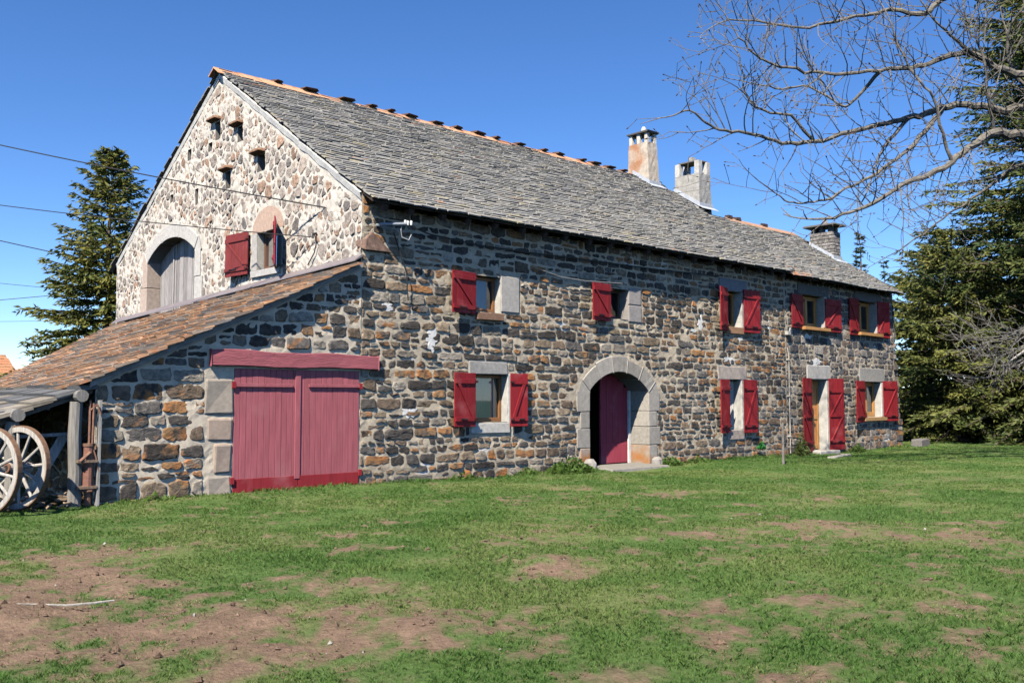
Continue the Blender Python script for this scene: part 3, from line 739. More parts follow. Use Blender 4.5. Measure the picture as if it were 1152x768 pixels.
# tall rendered chimney on the ridge
c1 = chimney((14.30, 14.86, 5.1, 6.05), (14.33, 14.82, 5.2, 5.98), 8.0, 9.92, M_RENDER, (.44, .38, .31), 'r')
for (x, y) in ((14.40, 5.27), (14.75, 5.27), (14.40, 5.59), (14.75, 5.59), (14.40, 5.91), (14.75, 5.91)): mb = MB(); sq(mb, x, y, .062, 9.91, 10.24, (.56, .51, .45)); link('chimney_pillar', mb, M_RENDER2, c1)
mb = MB(); mb.hexa([(14.28, 5.16, 10.235), (14.87, 5.16, 10.24), (14.87, 6.02, 10.235), (14.28, 6.02, 10.24), (14.27, 5.13, 10.30), (14.88, 5.13, 10.31), (14.88, 6.05, 10.30), (14.27, 6.05, 10.30)], (.09, .085, .08))
link('chimney_cap', mb, M_SLATE, c1, bevel=.01)
mb = MB(); mb.tube([(14.58, 5.55, 10.30), (14.58, 5.55, 10.42), (14.585, 5.55, 10.52)], [.10, .085, .05], 7, (.5, .47, .42), rough=.08); link('finial_stone', mb, M_RENDER2, c1)
# stout grey chimney further down the slope
c2 = chimney((15.42, 16.12, 3.96, 4.98), (15.45, 16.07, 3.99, 4.95), 6.9, 8.86, M_RENDER2, (.33, .32, .30), 'r')
for (x, y) in ((15.54, 4.08), (15.98, 4.08), (15.98, 4.86), (15.54, 4.86)): mb = MB(); sq(mb, x, y, .09, 8.85, 9.28, (.45, .44, .42)); link('chimney_pillar', mb, M_RENDER2, c2)
mb = MB(); mb.hexa([(15.5, 4.05, 9.27), (16.05, 4.05, 9.275), (16.05, 4.88, 9.27), (15.5, 4.88, 9.27), (15.52, 4.08, 9.32), (16.02, 4.06, 9.33), (16.02, 4.86, 9.32), (15.52, 4.86, 9.33)], (.09, .085, .08))
link('chimney_cap', mb, M_SLATE, c2, bevel=.01)
mb = MB(); mb.box(15.55, 15.7, 4.3, 4.45, 9.32, 9.46, (.3, .28, .25), .03); link('finial_stone', mb, M_RENDER2, c2)
# coursed stone chimney at the far end
c3 = chimney((19.6, 20.08, 1.62, 2.46), None, 6.0, 7.14, None, None, 'stone')
for (x, y) in ((19.70, 1.74), (19.98, 1.74), (19.98, 2.34), (19.70, 2.34), (19.7, 2.05)): mb = MB(); sq(mb, x, y, .075, 7.12, 7.34, (.16, .15, .14)); link('chimney_pillar', mb, M_STONE, c3)
mb = MB(); mb.hexa([(19.42, 1.44, 7.335), (20.26, 1.44, 7.34), (20.26, 2.64, 7.335), (19.42, 2.64, 7.34), (19.46, 1.48, 7.40), (20.22, 1.48, 7.41), (20.22, 2.6, 7.40), (19.46, 2.6, 7.41)], (.08, .078, .075))
link('chimney_cap', mb, M_SLATE, c3, bevel=.012)
mb = MB(); mb.tube([(19.8, 2.0, 7.39), (19.8, 2.0, 7.52), (19.82, 2.0, 7.68)], [.12, .09, .04], 6, (.24, .22, .2), rough=.15); link('finial_stone', mb, M_STONE, c3)
def flash(par, x0, x1, y0, y1, zf):
    mb = MB(); c = (.42, .45, .50); t = .075
    mb.hexa([(x0 - .012, y0, zf(y0) - .02), (x0 - .012, y1, zf(y1) - .02), (x0 - .002, y1, zf(y1) - .02), (x0 - .002, y0, zf(y0) - .02), (x0 - .012, y0, zf(y0) + .13), (x0 - .012, y1, zf(y1) + .13), (x0 - .002, y1, zf(y1) + .13), (x0 - .002, y0, zf(y0) + .13)], c)
    mb.hexa([(x0 - .02, y0 - .02, zf(y0) - .04), (x1 + .02, y0 - .02, zf(y0) - .04), (x1 + .02, y0 - .005, zf(y0) - .04), (x0 - .02, y0 - .005, zf(y0) - .04), (x0 - .02, y0 - .02, zf(y0) + .12), (x1 + .02, y0 - .02, zf(y0) + .12), (x1 + .02, y0 - .005, zf(y0) + .12), (x0 - .02, y0 - .005, zf(y0) + .12)], c)
    mb.hexa([(x0 - .1, y0 - .2, zf(y0 - .2) + .012), (x1 + .1, y0 - .2, zf(y0 - .2) + .012), (x1 + .1, y0, zf(y0) + .012), (x0 - .1, y0, zf(y0) + .012), (x0 - .1, y0 - .2, zf(y0 - .2) + .022), (x1 + .1, y0 - .2, zf(y0 - .2) + .022), (x1 + .1, y0, zf(y0) + .022), (x0 - .1, y0, zf(y0) + .022)], c)
    link('flashing', mb, M_ZINC, par)
flash(c1, 14.30, 14.86, 5.1, 5.8, ROOF); flash(c2, 15.42, 16.12, 3.96, 4.98, lambda y: ROOF(y) - .02); flash(c3, 19.57, 20.1, 1.59, 2.46, lambda y: ROOF(y) - .08)

# ------------------------------------------------------------------ windows, shutters, doors
RED = (.235, .014, .019); HONEY = (.50, .24, .075); BROWN = (.26, .12, .05); WHITEP = (.62, .60, .56)
def shutter(P, hu, wd, v0, v1, side, ang_, off=.075, col=RED, brace=1, inside=True):
    """hinged at u = hu on the wall line; side -1 opens to smaller u; ang_ lifts the free edge off the wall"""
    mb = MB(); ca_, sa_ = math.cos(R(ang_)), math.sin(R(ang_))
    def Q(a, v, t): return P(hu + side * (a * ca_ - t * sa_), v, off + a * sa_ + t * ca_)
    def bx(a0, a1, w0, w1, t0, t1, c):
        mb.hexa([Q(a0, w0, t0), Q(a1, w0, t0), Q(a1, w0, t1), Q(a0, w0, t1), Q(a0, w1, t0), Q(a1, w1, t0), Q(a1, w1, t1), Q(a0, w1, t1)], c)
    n = max(3, round(wd / .125)); pw = wd / n
    for i in range(n):
        k = rng.uniform(.88, 1.1); dv = rng.uniform(-.004, .004)
        bx(i * pw + .002, (i + 1) * pw - .002, v0 + dv, v1 + dv, -.014 + rng.uniform(0, .002), .014 + rng.uniform(-.0015, .0015), tuple(q * k for q in col))
    H = v1 - v0; bt = .085; c2_ = tuple(q * .97 for q in col); bs = [v0 + H * .10, v1 - H * .20]
    if H > 1.7: bs.insert(1, v0 + H * .46)
    for b in bs: bx(.012, wd - .012, b, b + bt, .014, .038, c2_)
    for i in range(len(bs) - 1):
        lo_, hi_ = bs[i] + bt, bs[i + 1]
        a0, a1 = (.04, wd - .06)
        wv = .075
        mb.hexa([Q(a0, lo_, .0145), Q(a0 + wv, lo_, .0145), Q(a0 + wv, lo_, .036), Q(a0, lo_, .036), Q(a1 - wv, hi_, .0145), Q(a1, hi_, .0145), Q(a1, hi_, .036), Q(a1 - wv, hi_, .036)], c2_)
    for b in (bs[0], bs[-1]): bx(-.035, .06, b + .02, b + .06, .038, .05, (.05, .012, .014))    # strap hinges
    bx(wd * .45, wd * .75, bs[0] + .03, bs[0] + .055, .038, .055, (.03, .02, .02))
    return mb
def build_window(P, r, depth, fcol, fmat, lintel=None, sill=None, jambs=(), mull=0, curtain=None, shutters=(), rev=(.44, .42, .38), sillmat=None, sillcol=None, lcol=(.30, .285, .265), fw=.065, reveal_skip=False):
    u0, u1, v0, v1 = r; mb = MB(); d = -depth
    def bx(m, a0, a1, b0, b1, c0, c1, c, j=0):
        p = [P(a0, b0, c0), P(a1, b0, c0), P(a1, b0, c1), P(a0, b0, c1), P(a0, b1, c0), P(a1, b1, c0), P(a1, b1, c1), P(a0, b1, c1)]
        if j: p = [tuple(q + rng.uniform(-j, j) for q in a) for a in p]
        m.hexa(p, c)
    e = .003
    bx(mb, u0 + e, u0 + fw, v0 + e, v1 - e, d - .05, d + .02, fcol); bx(mb, u1 - fw, u1 - e, v0 + e, v1 - e, d - .05, d + .02, fcol)
    bx(mb, u0 + fw, u1 - fw, v1 - fw, v1 - e, d - .05, d + .019, fcol); bx(mb, u0 + fw, u1 - fw, v0 + e, v0 + fw + .02, d - .05, d + .019, fcol)
    if mull:
        c = (u0 + u1) / 2; bx(mb, c - .05, c + .05, v0 + fw + .02, v1 - fw, d - .04, d + .03, fcol)
        for (a, b) in ((u0 + fw, c - .05), (c + .05, u1 - fw)):       # casement stiles
            for (p, q) in ((a, a + .05), (b - .05, b)): bx(mb, p, q, v0 + fw + .02, v1 - fw, d - .035, d + .008, fcol)
            bx(mb, a + .05, b - .05, v1 - fw - .05, v1 - fw, d - .035, d + .007, fcol); bx(mb, a + .05, b - .05, v0 + fw + .02, v0 + fw + .085, d - .035, d + .007, fcol)
    win = link('window', mb, fmat, house, bevel=.004)
    mb = MB(); mb.add([P(u0 + .02, v0 + .02, d - .02), P(u1 - .02, v0 + .02, d - .02), P(u1 - .02, v1 - .02, d - .02), P(u0 + .02, v1 - .02, d - .02)], [(0, 1, 2, 3)])
    link('pane', mb, M_GLASS, win)
    # plastered reveal and the dark room behind
    mb = MB(); q0 = [P(u0, v0, .004), P(u1, v0, .004), P(u1, v1, .004), P(u0, v1, .004)]; q1 = [P(u0, v0, d - .06), P(u1, v0, d - .06), P(u1, v1, d - .06), P(u0, v1, d - .06)]
    mb.add(q0 + q1, [(0, 1, 5, 4), (1, 2, 6, 5), (2, 3, 7, 6), (3, 0, 4, 7)], rev)
    link('reveal', mb, M_WMORTAR, win)
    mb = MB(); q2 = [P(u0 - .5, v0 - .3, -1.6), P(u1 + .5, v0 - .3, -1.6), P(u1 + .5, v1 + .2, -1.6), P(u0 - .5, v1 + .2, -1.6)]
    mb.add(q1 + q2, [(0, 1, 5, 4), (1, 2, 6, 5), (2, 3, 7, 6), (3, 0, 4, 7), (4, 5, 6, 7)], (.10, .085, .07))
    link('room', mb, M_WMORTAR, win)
    if curtain:
        for (a, b, cl) in curtain:
            m = MB(); n = 14; vs_ = []
            for i in range(n + 1):
                u = a + (b - a) * i / n
                for v in (v0 + .03, v1 - .03): vs_.append(P(u, v, d - .11 + .018 * math.sin(i * 1.9)))
            m.add(vs_, [(2 * i, 2 * i + 2, 2 * i + 3, 2 * i + 1) for i in range(n)], cl); link('curtain', m, M_CLOTH, win, smooth=True)
    if lintel: m = MB(); bx(m, *lintel, -.2, .028, lcol, .008); link('lintel', m, M_GRANITE, win, bevel=.012)
    if sill:
        m = MB(); sc = sillcol or (.34, .33, .31); bx(m, *sill[:4], -.2, sill[4], sc, .005); link('sill', m, sillmat or M_GRANITE, win, bevel=.01)
    for j in jambs: m = MB(); bx(m, *j[:4], -.2, .022, j[4] if len(j) > 4 else (.40, .38, .35), .006); link('jamb', m, M_GRANITE, win, bevel=.014)
    for s_ in shutters: link('shutter', shutter(P, *s_), M_PAINT, win, bevel=.003)
    return win
CUR = (.50, .52, .50)
build_window(Pf, W_F['u1'], .19, BROWN, M_HONEY, sill=(2.6, 3.28, 3.06, 3.205, .10), sillcol=(.20, .12, .08, .25), jambs=[(3.275, 3.77, 3.25, 3.97, (.36, .34, .31))], shutters=[(2.56, .66, 3.15, 3.95, -1, 8)], curtain=[(2.55, 3.25, (.07, .12, .22))])
build_window(Pf, W_F['l1'], .19, BROWN, M_HONEY, lintel=(2.46, 3.44, 2.01, 2.25), sill=(2.5, 3.5, .86, 1.055, .03), sillcol=(.46, .44, .40), jambs=[(3.455, 3.62, 1.03, 2.02, (.5, .49, .47))], shutters=[(2.56, .56, 1.0, 2.02, -1, 5), (3.47, .43, .98, 2.03, 1, 5)], curtain=[(2.56, 3.45, (.42, .45, .42))])
build_window(Pf, W_F['u2'], .26, (.12, .09, .07), M_WOOD, jambs=[(7.165, 7.62, 3.28, 3.66, (.30, .275, .26)), (7.165, 7.60, 3.68, 4.06, (.30, .275, .26))], shutters=[(6.48, .66, 3.24, 4.06, -1, 6)], rev=(.30, .27, .25))
build_window(Pf, W_F['u3'], .24, HONEY, M_HONEY, lintel=(10.72, 11.95, 4.31, 4.62), lcol=(.22, .22, .24), sill=(10.95, 11.75, 3.2, 3.375, .06), sillcol=(.30, .17, .10, .3), jambs=[(11.685, 11.9, 3.3, 4.3, (.40, .38, .36))], shutters=[(10.97, .5, 3.26, 4.36, -1, 14), (11.70, .68, 3.26, 4.38, 1, 4)])
build_window(Pf, W_F['l3'], .24, WHITEP, M_CLOTH, lintel=(10.6, 11.85, 2.03, 2.36), lcol=(.40, .34, .29), sill=(10.95, 11.7, .5, .735, .04), sillcol=(.36, .30, .25), jambs=[(11.625, 11.85, .74, 2.02, (.52, .5, .47))], shutters=[(11.0, .52, .68, 2.02, -1, 10), (11.64, .55, .66, 2.03, 1, 4)], mull=1, curtain=[(11.0, 11.62, (.30, .32, .33))])
WOODSILL = (.42, .22, .08)
build_window(Pf, W_F['u4'], .24, HONEY, M_HONEY, sill=(14.62, 16.06, 3.48, 3.575, .16), sillmat=M_HONEY, sillcol=WOODSILL, jambs=[(15.925, 16.1, 3.6, 4.52, (.42, .40, .37))], lintel=(14.5, 16.2, 4.51, 4.8), lcol=(.14, .135, .13), shutters=[(14.70, .66, 3.52, 4.46, -1, 3, .045), (15.94, .84, 3.50, 4.46, 1, 3, .045)], mull=1)
build_window(Pf, W_F['u5'], .24, HONEY, M_HONEY, sill=(17.88, 19.34, 3.48, 3.575, .16), sillmat=M_HONEY, sillcol=WOODSILL, jambs=[(19.185, 19.4, 3.6, 4.58, (.42, .40, .37))], lintel=(17.8, 19.5, 4.57, 4.85), lcol=(.14, .135, .13), shutters=[(17.96, .62, 3.48, 4.60, -1, 3, .045), (19.2, .74, 3.48, 4.62, 1, 3, .045)], mull=1, curtain=[(18.0, 18.5, CUR)])
build_window(Pf, W_F['l5'], .22, HONEY, M_HONEY, sill=(18.1, 19.56, .86, .975, .12), sillmat=M_HONEY, sillcol=(.40, .24, .11), jambs=[(19.385, 19.55, .98, 2.05, (.56, .54, .51))], lintel=(18.0, 19.6, 2.07, 2.48), lcol=(.28, .265, .24), shutters=[(18.18, .74, .84, 2.09, -1, 8), (19.4, .82, .84, 2.1, 1, 5)], mull=1, curtain=[(18.2, 19.38, (.62, .60, .56))])
# gable window: one leaf against the wall, the other standing off it
build_window(Pg, GWIN, .16, (.15, .08, .055), M_HONEY, sill=(2.9, 4.1, 4.02, 4.155, .05), sillcol=(.42, .40, .38), jambs=[(3.885, 4.12, 4.16, 4.94, (.36, .34, .32)), (2.82, 3.035, 4.16, 4.94, (.46, .44, .41))],
             shutters=[(4.16, .86, 4.12, 5.02, 1, 6, .075, (.17, .026, .024)), (3.02, .60, 4.12, 5.06, -1, 30, .05, (.25, .012, .03))], curtain=[(3.04, 3.6, (.2, .2, .2))])
mb = MB(); n = 18; pts = [(3.44 + .66 * math.cos(math.pi * i / n), 4.94 + .50 * math.sin(math.pi * i / n)) for i in range(n + 1)]
fr = [Pg(u, v, .02) for u, v in pts]; bk = [Pg(u, v, -.2) for u, v in pts]
mb.add(fr + bk, [tuple(range(n + 1))] + [(i, i + 1, n + 2 + i, n + 1 + i) for i in range(n)] + [(0, n, 2 * n + 1, n + 1)], (.40, .29, .23, .1))
link('arched_lintel', mb, M_GRANITE, house)

def arch_surround(P, A, v0, th, blocks, nv, colf, depth, proud=.03):
    """jamb blocks plus a ring of voussoirs round an arched opening"""
    mb = MB(); cx, hw = A['cx'], A['hw']
    for s_ in (-1, 1):
        v = v0
        for k, h in enumerate(blocks):
            wd = th * (1.0 + (.22 if k % 2 else -.12)); a, b = cx + s_ * hw, cx + s_ * (hw + wd)
            a, b = min(a, b), max(a, b)
            p = [P(a, v + .004, -depth), P(b, v + .004, -depth), P(b, v + .004, proud), P(a, v + .004, proud), P(a, v + h - .004, -depth), P(b, v + h - .004, -depth), P(b, v + h - .004, proud), P(a, v + h - .004, proud)]
            mb.hexa([tuple(q + rng.uniform(-.005, .005) for q in w_) for w_ in p], colf(k, s_)); v += h
    t0 = math.asin(hw / A['r']); outs = th * 1.05
    for i in range(nv):
        a0, a1 = -t0 + 2 * t0 * i / nv + .0015, -t0 + 2 * t0 * (i + 1) / nv - .0015
        m = 6; vs_ = []
        ko = outs * (1 + rng.uniform(-.16, .12))
        for k in range(m + 1):
            t = a0 + (a1 - a0) * k / m
            if i == 0 and k == 0: pass
            for (rr, dd) in ((A['r'], proud), (A['r'] + ko, proud), (A['r'] + ko, -depth), (A['r'], -depth)):
                vs_.append(P(cx + rr * math.sin(t), A['cy'] + rr * math.cos(t), dd + rng.uniform(-.003, .003)))
        fs_ = [(k * 4 + a, k * 4 + (a + 1) % 4, k * 4 + 4 + (a + 1) % 4, k * 4 + 4 + a) for k in range(m) for a in range(4)] + [(0, 1, 2, 3), (m * 4 + 3, m * 4 + 2, m * 4 + 1, m * 4)]
        mb.add(vs_, fs_, colf(10 + i, 0))
    # haunch stones filling the corner between jamb and ring
    for s_ in (-1, 1):
        a, b = cx + s_ * hw, cx + s_ * (hw + th * 1.02); V0 = A['spring']
        q = [(a, V0 - .02), (b, V0 - .02), (cx + s_ * (A['r'] + outs) * math.sin(t0), A['cy'] + (A['r'] + outs) * math.cos(t0)), (a, V0 + .02)]
        mb.add([P(u, v, proud - .002) for u, v in q] + [P(u, v, -depth) for u, v in q], [(0, 1, 2, 3), (0, 1, 5, 4), (1, 2, 6, 5), (2, 3, 7, 6), (3, 0, 4, 7)], colf(1, s_))
    return mb
def col_arch(k, s_):
    c = (.315, .288, .25) if k != 11 else (.34, .31, .27); q = rng.uniform(.88, 1.1)
    return (c[0] * q, c[1] * q, c[2] * q, .52 if k == 0 else .22 if k == 1 else .05)
mb = MB()
DZ = .56
# arched entrance: red boarded leaf set back in the dark opening
bd = [(6.02 + .205 * i, 6.02 + .205 * (i + 1)) for i in range(9)]
for (a, b) in bd:
    k = rng.uniform(.92, 1.06); t = rng.uniform(0, .004)
    if a < 6.7: continue
    top = A_top = ARCH['cy'] + math.sqrt(max(.01, (ARCH['r'] + .02) ** 2 - ((a + b) / 2 - ARCH['cx']) ** 2))
    mb.box(a + .003, b - .003, DZ + .015 - t, DZ + .065, .5, top, (.33 * k, .05 * k, .075 * k))
mb.box(6.84, 7.87, DZ, DZ + .06, .06, .505, (.36, .055, .08))
door = link('entrance_door', mb, M_FADED, house, bevel=.003)
link('arch_surround', arch_surround(Pf, ARCH, -.05, .33, [.52, .42, .36, .45], 5, col_arch, DZ), M_GRANITE, door, bevel=.012)
mb = MB(); mb.box(7.765, 7.835, DZ - .045, DZ, .04, 1.72, (.7, .66, .62)); link('door_jamb', mb, M_WMORTAR, door)
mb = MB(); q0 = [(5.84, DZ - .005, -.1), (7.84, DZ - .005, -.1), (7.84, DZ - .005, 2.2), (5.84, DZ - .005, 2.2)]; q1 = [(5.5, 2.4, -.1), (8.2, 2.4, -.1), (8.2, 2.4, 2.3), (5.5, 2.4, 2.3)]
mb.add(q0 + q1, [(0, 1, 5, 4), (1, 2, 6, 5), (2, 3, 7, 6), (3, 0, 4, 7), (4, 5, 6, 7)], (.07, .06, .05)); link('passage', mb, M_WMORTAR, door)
mb = MB(); mb.hexa([(5.86, -.62, -.05), (7.95, -.58, -.05), (7.88, .40, -.05), (5.84, .40, -.05), (5.9, -.60, .045), (7.9, -.55, .04), (7.84, .40, .055), (5.84, .40, .055)], (.22, .205, .18)); link('doorstep', mb, M_GRANITE, door, bevel=.02)
mb = MB(); mb.tube([(5.72, -.12, -.05), (5.73, -.12, .16), (5.74, -.11, .24)], [.17, .15, .08], 9, (.26, .24, .22), rough=.08); link('guard_stone', mb, M_GRANITE, door); mb = MB(); mb.tube([(8.02, -.10, -.05), (8.02, -.1, .14), (8.02, -.09, .2)], [.15, .13, .07], 9, (.26, .24, .22), rough=.08)
link('guard_stone', mb, M_GRANITE, door)
# house door on the right
D4 = W_F['d4']; mb = MB(); k = 0
mb.box(15.06, 15.14, .24, .30, .06, 2.07, HONEY); mb.box(15.89, 15.97, .24, .30, .06, 2.07, HONEY); mb.box(15.14, 15.89, .24, .30, 1.99, 2.07, HONEY)
for i in range(5): mb.box(15.145 + .149 * i, 15.143 + .149 * (i + 1), .255 + rng.uniform(0, .003), .295, .08, 1.985, tuple(q * rng.uniform(.85, 1.1) for q in HONEY))
for z in (.10, .95, 1.85): mb.box(15.15, 15.88, .238, .252, z, z + .11, HONEY)
d4 = link('house_door', mb, M_HONEY, house, bevel=.004)
mb = MB(); mb.tube([(15.24, .24, 1.02), (15.24, .19, 1.02), (15.34, .185, 1.02)], .014, 6, (.3, .28, .22)); link('handle', mb, M_METAL, d4)
mb = MB(); u0, u1, v0, v1 = D4; q0 = [(u0, -.004, v0), (u1, -.004, v0), (u1, -.004, v1), (u0, -.004, v1)]; q1 = [(u0, .31, v0), (u1, .31, v0), (u1, .31, v1), (u0, .31, v1)]
mb.add(q0 + q1, [(0, 1, 5, 4), (1, 2, 6, 5), (2, 3, 7, 6), (3, 0, 4, 7), (4, 5, 6, 7)], (.45, .43, .39)); link('reveal', mb, M_WMORTAR, d4)
mb = MB(); mb.box(14.9, 16.2, -.028, .2, 2.09, 2.5, (.38, .36, .33), .012); link('lintel', mb, M_GRANITE, d4, bevel=.02)
mb = MB(); mb.box(15.985, 16.25, -.022, .3, .0, 2.085, (.52, .5, .46), .008); link('jamb', mb, M_GRANITE, d4, bevel=.02)
mb = MB(); mb.box(14.98, 16.08, -.35, .235, -.06, .075, (.36, .34, .31), .01); link('doorstep', mb, M_GRANITE, d4, bevel=.02)
link('shutter', shutter(Pf, 15.03, .68, .06, 2.12, -1, 10), M_PAINT, d4, bevel=.003); link('shutter', shutter(Pf, 16.0, .74, .06, 2.13, 1, 5), M_PAINT, d4, bevel=.003)
# hayloft opening: weathered boards inside an arched surround
mb = MB(); u = GARCH['cx'] - GARCH['hw'] + .0
while u < GARCH['cx'] + GARCH['hw'] - .04:
    wd = min(rng.uniform(.19, .27), GARCH['cx'] + GARCH['hw'] - u); c = u + wd / 2
    top = GARCH['cy'] + math.sqrt(GARCH['r'] ** 2 - (c - GARCH['cx']) ** 2) + .05; k = rng.uniform(.75, 1.2); dd = rng.uniform(.30, .325)
    mb.box(dd, dd + .03, u + .004, u + wd - .006, 3.2, top, (.27 * k, .25 * k, .245 * k)); u += wd
for c in (7.72, 8.9): mb.box(.285, .302, c - .03, c + .03, 3.3, 5.3, (.33, .31, .30))
hay = link('hayloft_door', mb, M_WOOD, house)
link('arch_surround', arch_surround(Pg, GARCH, 3.3, .34, [.42, .62, .64], 3, lambda k, s_: ((.42, .40, .375, .05) if k > 2 or s_ < 0 else (.40, .32, .27, .12)), .32), M_GRANITE, hay, bevel=.012)
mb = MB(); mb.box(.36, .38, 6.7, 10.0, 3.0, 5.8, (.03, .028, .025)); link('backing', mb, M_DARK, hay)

# fittings on the house front
mb = MB(); mb.tube([(.30, -.02, 4.60), (.32, -.16, 4.60), (.72, -.34, 4.63)], .030, 8, (.20, .22, .25)); br = link('wire_bracket', mb, M_ZINC, house)
mb = MB()
for (x, y, z) in ((.74, -.35, 4.66), (.80, -.37, 4.665), (.70, -.33, 4.67)): mb.tube([(x, y, z - .05), (x, y, z), (x, y, z + .03)], [.020, .026, .018], 8, (.62, .62, .6))
link('insulator', mb, M_RENDER2, br)
mb = MB(); mb.tube([(.66, -.30, 4.66), (.64, -.28, 4.52), (.68, -.26, 4.40), (.80, -.30, 4.36), (.84, -.32, 4.46)], .007, 5, (.5, .5, .5)); link('wire_loop', mb, M_CABLE, br)
mb = MB(); mb.tube([(.8, -.34, 4.6), (1.4, -.12, 4.56), (2.6, -.09, 4.50), (4.0, -.09, 4.50), (5.4, -.09, 4.53), (8, -.09, 4.55), (10.6, -.09, 4.63)], .016, 5, (.03, .03, .03))
mb.tube([(.62, -.09, 4.5), (.9, -.10, 3.8), (.95, -.09, 3.3), (1.1, -.08, 3.35)], .012, 5, (.03, .03, .03)); link('facade_cable', mb, M_CABLE, house)
mb = MB(); mb.tube([(4.1, -.08, 4.22), (4.9, -.09, 4.09), (5.6, -.10, 4.07), (6.9, -.09, 4.12)], .006, 5, (.34, .32, .29)); link('facade_wire', mb, M_CABLE, house)
mb = MB(); mb.tube([(13.86, -.07, .05), (13.86, -.07, 1.3), (13.86, -.07, 2.72), (13.84, -.04, 2.95)], .016, 8, (.36, .33, .28))
for z in (.5, 1.6, 2.6): mb.box(13.82, 13.90, -.105, .0, z, z + .03, (.4, .38, .35))
mb.box(13.78, 13.94, -.11, .0, 3.30, 3.40, (.4, .39, .36)); mb.tube([(13.92, -.06, 3.36), (14.0, -.05, 3.5)], .02, 6, (.5, .5, .5)); link('white_pipe', mb, M_ZINC, house)
for (cx, cz, a, b) in ((11.1, 2.52, .30, .13), (15.4, 2.60, .42, .14), (11.6, 3.1, .12, .1), (9.9, 3.42, .14, .26), (9.6, 3.2, .16, .06), (.55, 3.16, .16, .12), (1.55, 2.65, .18, .3), (1.05, 1.28, .24, .13), (13.0, 3.5, .12, .2), (.3, 3.34, .12, .1), (15.0, 3.3, .3, .1)):
    mb = MB(); n = 22; vs_ = [Pf(cx, cz, .016)]
    for i in range(n):
        t = 2 * math.pi * i / n; k = .70 + .55 * (mnoise.noise((cx + math.cos(t) * 2.2, cz + math.sin(t) * 2.2, 3))) + rng.uniform(-.10, .10)
        vs_.append(Pf(cx + a * k * math.cos(t), cz + b * k * math.sin(t), .010 + rng.uniform(0, .005)))
    for i in range(n): t = 2 * math.pi * i / n; vs_.append(Pf(vs_[1 + i][0], vs_[1 + i][2], -.01))
    mb.add(vs_, [(0, 1 + i, 1 + (i + 1) % n) for i in range(n)] + [(1 + i, 1 + (i + 1) % n, 1 + n + (i + 1) % n, 1 + n + i) for i in range(n)], (.66, .65, .62))
    link('lime_patch', mb, M_WMORTAR, house)

# ------------------------------------------------------------------ lean-to barn against the gable
barn = thing('lean_to_barn', 'low stone lean-to with double faded red doors and orange lichened roof', 'barn')
def top_l(u): return LTR(u) - .12
us = list(np.arange(-4.4, 0, .065)) + [-.001, -2.33, -.02]; vs = list(np.arange(-.2, 3.9, .065)) + [2.0]
link('front_wall', wallgrid(Pf, us, vs, top_l, lambda u, v: inr((-2.33, -.02, -1, 2.0), u, v), (.55, .475, .37), .016, 14), M_WMORTAR, barn)
mb = MB(); n = math.hypot(.475, 1); rg = random.Random(44)
obl = [rect_sd((-2.37, .0, -.5, 2.02)), rect_sd((-2.78, .35, 2.0, 2.31)), rect_sd((-2.80, -2.33, -.1, 1.98))]
rubble(mb, Pf, None, 1, [(-1, 0, 4.38), (1, 0, -.02), (-.475 / n, 1 / n, (3.96 - .12) / n - .06), (0, -1, .1)], obl, None, col_front, lambda rg: rg.uniform(.006, .026), rg, .14, coursed(-4.4, 0, -.15, 4, .145, .26, 1.0, 2.3, .036, rg))
link('stonework', mb, M_STONE, barn)
us = list(np.arange(0, 11, .12)); vs = list(np.arange(-.2, 1.82, .12)) + [1.8]
Pe = lambda u, v, d: (-4.4 - d, u, v)
ew = link('end_wall', wallgrid(Pe, us, vs, lambda u: 1.70 - DROP(-4.4, u), lambda u, v: False, (.40, .37, .31), .02, 19), M_MORTAR, barn)
mb = MB(); rubble(mb, Pe, rows_sites(0, 7, -.15, 1.8, .19, .3, 1.2, 2.0, rg), .64, [(-1, 0, -.02), (0, 1, 1.72), (0, -1, .1)], [], lambda u, v: .05, col_front, lambda rg: rg.uniform(.01, .03), rg, .12)
link('end_stonework', mb, M_STONE, barn)
mb = MB()
v = -.05
for i, h in enumerate((.42, .5, .40, .58)):
    wd = .40 if i % 2 == 0 else .30
    if i == 3: wd = .46
    mb.box(-2.345 - wd, -2.345, -.024, .2, v, v + h - .03, ((.34, .265, .21, .15) if i in (1, 2) else (.32, .275, .225, .15)), .018); v += h
link('door_quoin', mb, M_GRANITE, barn, bevel=.035)
# roof
angl = math.atan(.475); cl_, sl_ = math.cos(angl), math.sin(angl); SLl = 4.62 / cl_
def Pt(u, v, n): return (-4.62 + v * cl_ - n * sl_, -.16 + u, LTR(-4.62) - .03 + v * sl_ + n * cl_ - DROP(-4.62 + v * cl_, u))
def col_lt(u, v, rg):
    r = rg.random(); k = rg.uniform(.75, 1.25)
    c = (.26, .20, .155) if r < .42 else (.39, .225, .13) if r < .84 else (.20, .18, .165)
    return (c[0] * k, c[1] * k, c[2] * k, rg.choice([.15, .34, .40, .46, .52, .30]))
mb = MB(); slates(mb, Pt, 12.1, SLl - .12, .17, .28, .62, .042, col_lt, random.Random(9), None, .04, 11)
link('lichened_roof', mb, M_SLATE, barn)
D_ = lambda x, y, o: (x, y, LTR(x) + o - DROP(x, y))
mb = MB(); yy = [-.08 + 11.98 * i / 14 for i in range(15)]
for i in range(14):
    for (xa, xb) in ((-4.5, -2.25), (-2.25, -.01)):
        mb.hexa([D_(xa, yy[i], -.14), D_(xb, yy[i], -.14), D_(xb, yy[i + 1], -.14), D_(xa, yy[i + 1], -.14), D_(xa, yy[i], -.05), D_(xb, yy[i], -.05), D_(xb, yy[i + 1], -.05), D_(xa, yy[i + 1], -.05)], (.30, .29, .27))
